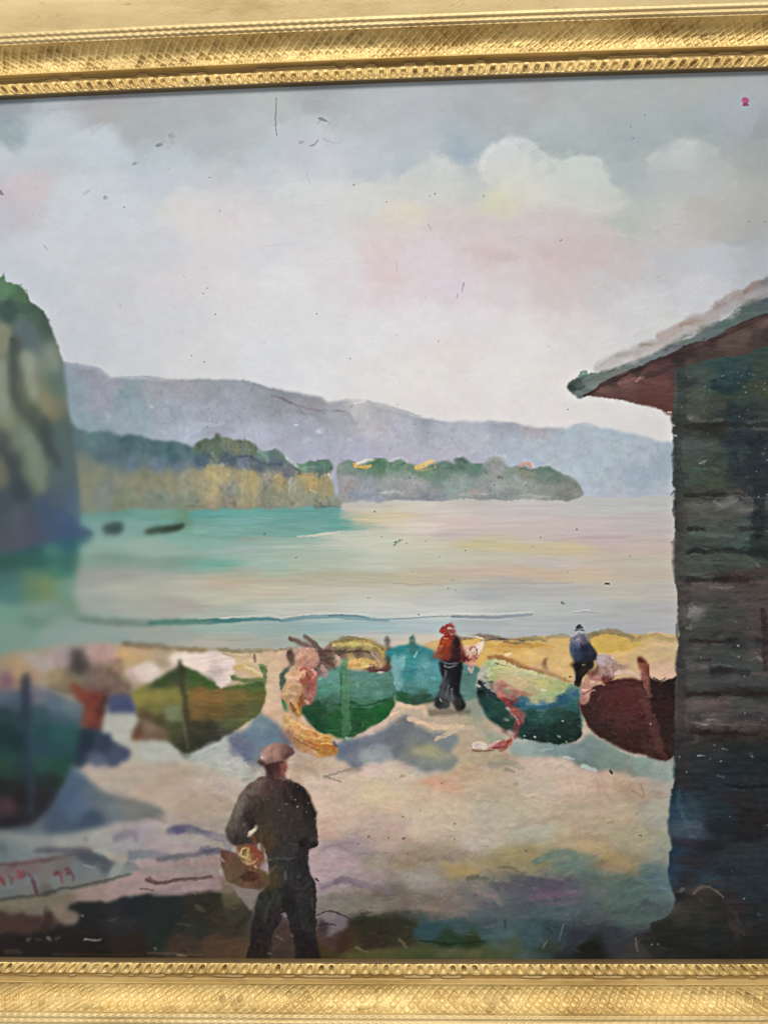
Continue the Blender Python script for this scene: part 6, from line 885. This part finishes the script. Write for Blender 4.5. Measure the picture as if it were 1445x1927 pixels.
def profile(a): return np.interp(a, arc, pt), np.interp(a, arc, ph)

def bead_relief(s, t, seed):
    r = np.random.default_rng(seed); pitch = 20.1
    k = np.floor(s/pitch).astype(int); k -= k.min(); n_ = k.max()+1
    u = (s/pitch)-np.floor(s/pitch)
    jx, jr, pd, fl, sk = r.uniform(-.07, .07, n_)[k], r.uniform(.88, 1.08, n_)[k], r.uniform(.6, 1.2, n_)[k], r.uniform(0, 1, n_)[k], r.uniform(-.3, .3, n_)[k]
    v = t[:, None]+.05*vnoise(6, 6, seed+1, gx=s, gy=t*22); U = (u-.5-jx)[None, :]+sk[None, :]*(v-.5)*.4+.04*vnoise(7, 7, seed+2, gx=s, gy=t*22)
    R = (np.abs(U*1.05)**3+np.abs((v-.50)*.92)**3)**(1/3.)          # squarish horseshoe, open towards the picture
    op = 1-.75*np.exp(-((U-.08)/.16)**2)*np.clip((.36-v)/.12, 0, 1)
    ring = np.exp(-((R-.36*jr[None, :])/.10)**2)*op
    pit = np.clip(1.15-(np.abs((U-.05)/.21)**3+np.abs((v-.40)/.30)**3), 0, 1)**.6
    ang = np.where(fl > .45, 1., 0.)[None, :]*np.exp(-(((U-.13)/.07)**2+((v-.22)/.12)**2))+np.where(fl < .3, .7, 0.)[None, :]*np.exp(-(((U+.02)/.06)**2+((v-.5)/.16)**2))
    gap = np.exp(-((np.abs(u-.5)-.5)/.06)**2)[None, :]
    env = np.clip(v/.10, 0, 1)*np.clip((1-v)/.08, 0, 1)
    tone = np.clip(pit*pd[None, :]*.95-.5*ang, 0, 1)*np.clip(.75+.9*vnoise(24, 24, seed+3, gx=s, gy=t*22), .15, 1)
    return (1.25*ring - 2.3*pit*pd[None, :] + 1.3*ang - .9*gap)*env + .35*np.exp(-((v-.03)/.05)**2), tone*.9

def lattice_relief(s, t, T, seed):
    px_ = 15.2; k = 1/17.
    tt = t[:, None]*T; W1 = vnoise(40, 30, seed, gx=s, gy=t*T)*.08+vnoise(9, 9, seed+1, gx=s, gy=t*T)*.06
    a = s[None, :]/px_ + tt*k + W1; b = s[None, :]/px_ - tt*k - W1*.6
    da = np.abs(a-np.round(a)); db = np.abs(b-np.round(b))
    rid = np.maximum(np.exp(-(da/.12)**2), np.exp(-(db/.12)**2))
    ca = np.floor(a).astype(int); cb = np.floor(b).astype(int)
    r = np.random.default_rng(seed+2); rv = r.uniform(0, 1, (97, 89))[ca % 97, cb % 89]; rv2 = r.uniform(0, 1, (97, 89))[ca % 97, cb % 89]
    dep = .5+.9*rv
    worn = np.clip(1.0+.55*vnoise(60, 22, seed+3, gx=s, gy=t*T)+.4*vnoise(14, 11, seed+5, gx=s, gy=t*T), .25, 1.3)
    ed = np.clip((t[:, None]-.03)/.07, 0, 1)*np.clip((1-t[:, None])/.06, 0, 1)
    cell = np.exp(-(((a-np.floor(a)-.5)/.30)**4+((b-np.floor(b)-.5)/.30)**4))
    lump = np.exp(-(((a-np.floor(a)-.6)/.14)**2+((b-np.floor(b)-.5)/.16)**2))*np.where(rv2 > .6, 1., 0.)
    patch = np.clip(vnoise(90, 26, seed+6, gx=s, gy=t*T)+.5*vnoise(22, 14, seed+7, gx=s, gy=t*T)+.18+.35*(t[:, None]-.45), 0, 1)
    crack = np.exp(-((np.abs(vnoise(150, 60, seed+8, gx=s, gy=t*T)+.25*vnoise(20, 16, seed+12, gx=s, gy=t*T))/.022))**1.2)*np.clip(vnoise(110, 60, seed+11, gx=s, gy=t*T)*2, 0, 1)
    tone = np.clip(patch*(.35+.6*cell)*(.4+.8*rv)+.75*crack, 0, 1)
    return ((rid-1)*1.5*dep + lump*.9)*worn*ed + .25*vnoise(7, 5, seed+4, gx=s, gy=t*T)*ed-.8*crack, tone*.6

def rope_relief(s, t, seed):
    tt = t[:, None]
    w = vnoise(30, 30, seed, gx=s, gy=t*20)*.12
    p1 = np.exp(-((tt-.22)/.14)**2); p2 = np.exp(-((tt-.70)/.16)**2)
    c1 = .5+.5*np.cos(2*np.pi*(s[None, :]/13.6+tt*1.7+w)); c2 = .5+.5*np.cos(2*np.pi*(s[None, :]/14.2+tt*1.3+.3+w))
    wear = np.clip(.8+.6*vnoise(60, 60, seed+2, gx=s, gy=t*20), .25, 1.2)
    return wear*(p1*(c1**.8*1.15-.3)+p2*(c2*.75-.15))

def rail(name, side, parent):
    """one rail of the frame; every band of ornament is a mesh of its own"""
    horiz = side in ('top', 'bottom')
    L0, L1 = (xl, xr) if horiz else (zb, zt)
    flip = -1 if side in ('bottom', 'left') else 1
    def band(nm, a0, a1, st, ss, mat, relief, seed, par):
        a = samp(a0, a1, st); tq, hq = profile(a)
        fine = horiz
        n_s = int((L1-L0)/PXL/(ss if fine else ss*1.6))
        w = np.linspace(0, 1, n_s)
        s0 = (L0+(L1-L0)*w)/PXL
        v = (a-a0)/(a1-a0)
        R = relief(s0, v, seed) if relief else np.zeros((len(a), n_s))
        tone = np.zeros((len(a), n_s))
        if isinstance(R, tuple): R, tone = R
        big = .35*vnoise(160, 60, seed+9, gx=s0, gy=tq*1.)[:, :]+.10*vnoise(25, 14, seed+10, gx=s0, gy=tq*1.)
        # outward direction of the profile section
        dt = np.gradient(tq*PXL); dh = np.gradient(hq/1000); ln = np.hypot(dt, dh)+1e-9
        nt, nh = -dh/ln, dt/ln
        Rm = (R*.56+big*(.25 if a1 > 40 else .1))/1000.
        Tm = tq[:, None]*PXL + nt[:, None]*Rm*.6
        Hm = hq[:, None]/1000 + nh[:, None]*Rm
        S_ = (L0-Tm) + ((L1+Tm)-(L0-Tm))*w[None, :]       # mitred ends
        if relief is not None: S_ = S_
        # a gentle bow of the old timber
        q = 2*w-1
        bow = {'top': .0018, 'bottom': .0006, 'left': .0005, 'right': .0005}[side]*(1-q*q)[None, :]
        if side == 'top': V = np.stack([S_, -Hm, zt+Tm+bow], -1)
        elif side == 'bottom': V = np.stack([S_, -Hm, zb-Tm-bow], -1)
        elif side == 'left': V = np.stack([xl-Tm-bow, -Hm, S_], -1)
        else: V = np.stack([xr+Tm+bow, -Hm, S_], -1)
        na = len(a); ix = np.arange(na*n_s).reshape(na, n_s)
        Fq = np.stack([ix[:-1, :-1], ix[:-1, 1:], ix[1:, 1:], ix[1:, :-1]], -1).reshape(-1, 4)
        if side in ('bottom', 'right'): Fq = Fq[:, ::-1]
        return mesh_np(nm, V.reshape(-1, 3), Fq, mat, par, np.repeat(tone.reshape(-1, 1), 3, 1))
    sd = {'top': 100, 'bottom': 200, 'left': 300, 'right': 400}[side]
    T_lat = A_rope-A_lat
    main = band(name, A_plain, arc[-1], 3., 6., GOLD_PALE, None, sd, parent)
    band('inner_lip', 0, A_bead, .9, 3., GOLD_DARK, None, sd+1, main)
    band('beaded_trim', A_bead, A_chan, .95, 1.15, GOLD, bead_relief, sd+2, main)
    def chan(s, v, seed): return 2.2*np.exp(-((v[:, None]-.5)/.2)**2)*np.clip(.25+2.2*vnoise(18, 50, seed, gx=s, gy=v*10), 0, 1)
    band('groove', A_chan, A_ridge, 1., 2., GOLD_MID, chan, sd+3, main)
    band('ridge_moulding', A_ridge, A_lat, .9, 3., GOLD, None, sd+4, main)
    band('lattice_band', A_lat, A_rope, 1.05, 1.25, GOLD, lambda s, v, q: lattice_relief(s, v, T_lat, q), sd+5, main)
    band('rope_trim', A_rope, A_plain, 1.0, 1.5, GOLD_PALE, rope_relief, sd+6, main)
    return main
for sd_, lb_ in (('top', 'gilded top rail with lattice and bead carving'), ('bottom', 'gilded bottom rail with lattice and bead carving'), ('left', None), ('right', None)):
    r_ = rail('frame_rail', sd_, PIC)
    if lb_: r_['label'] = lb_
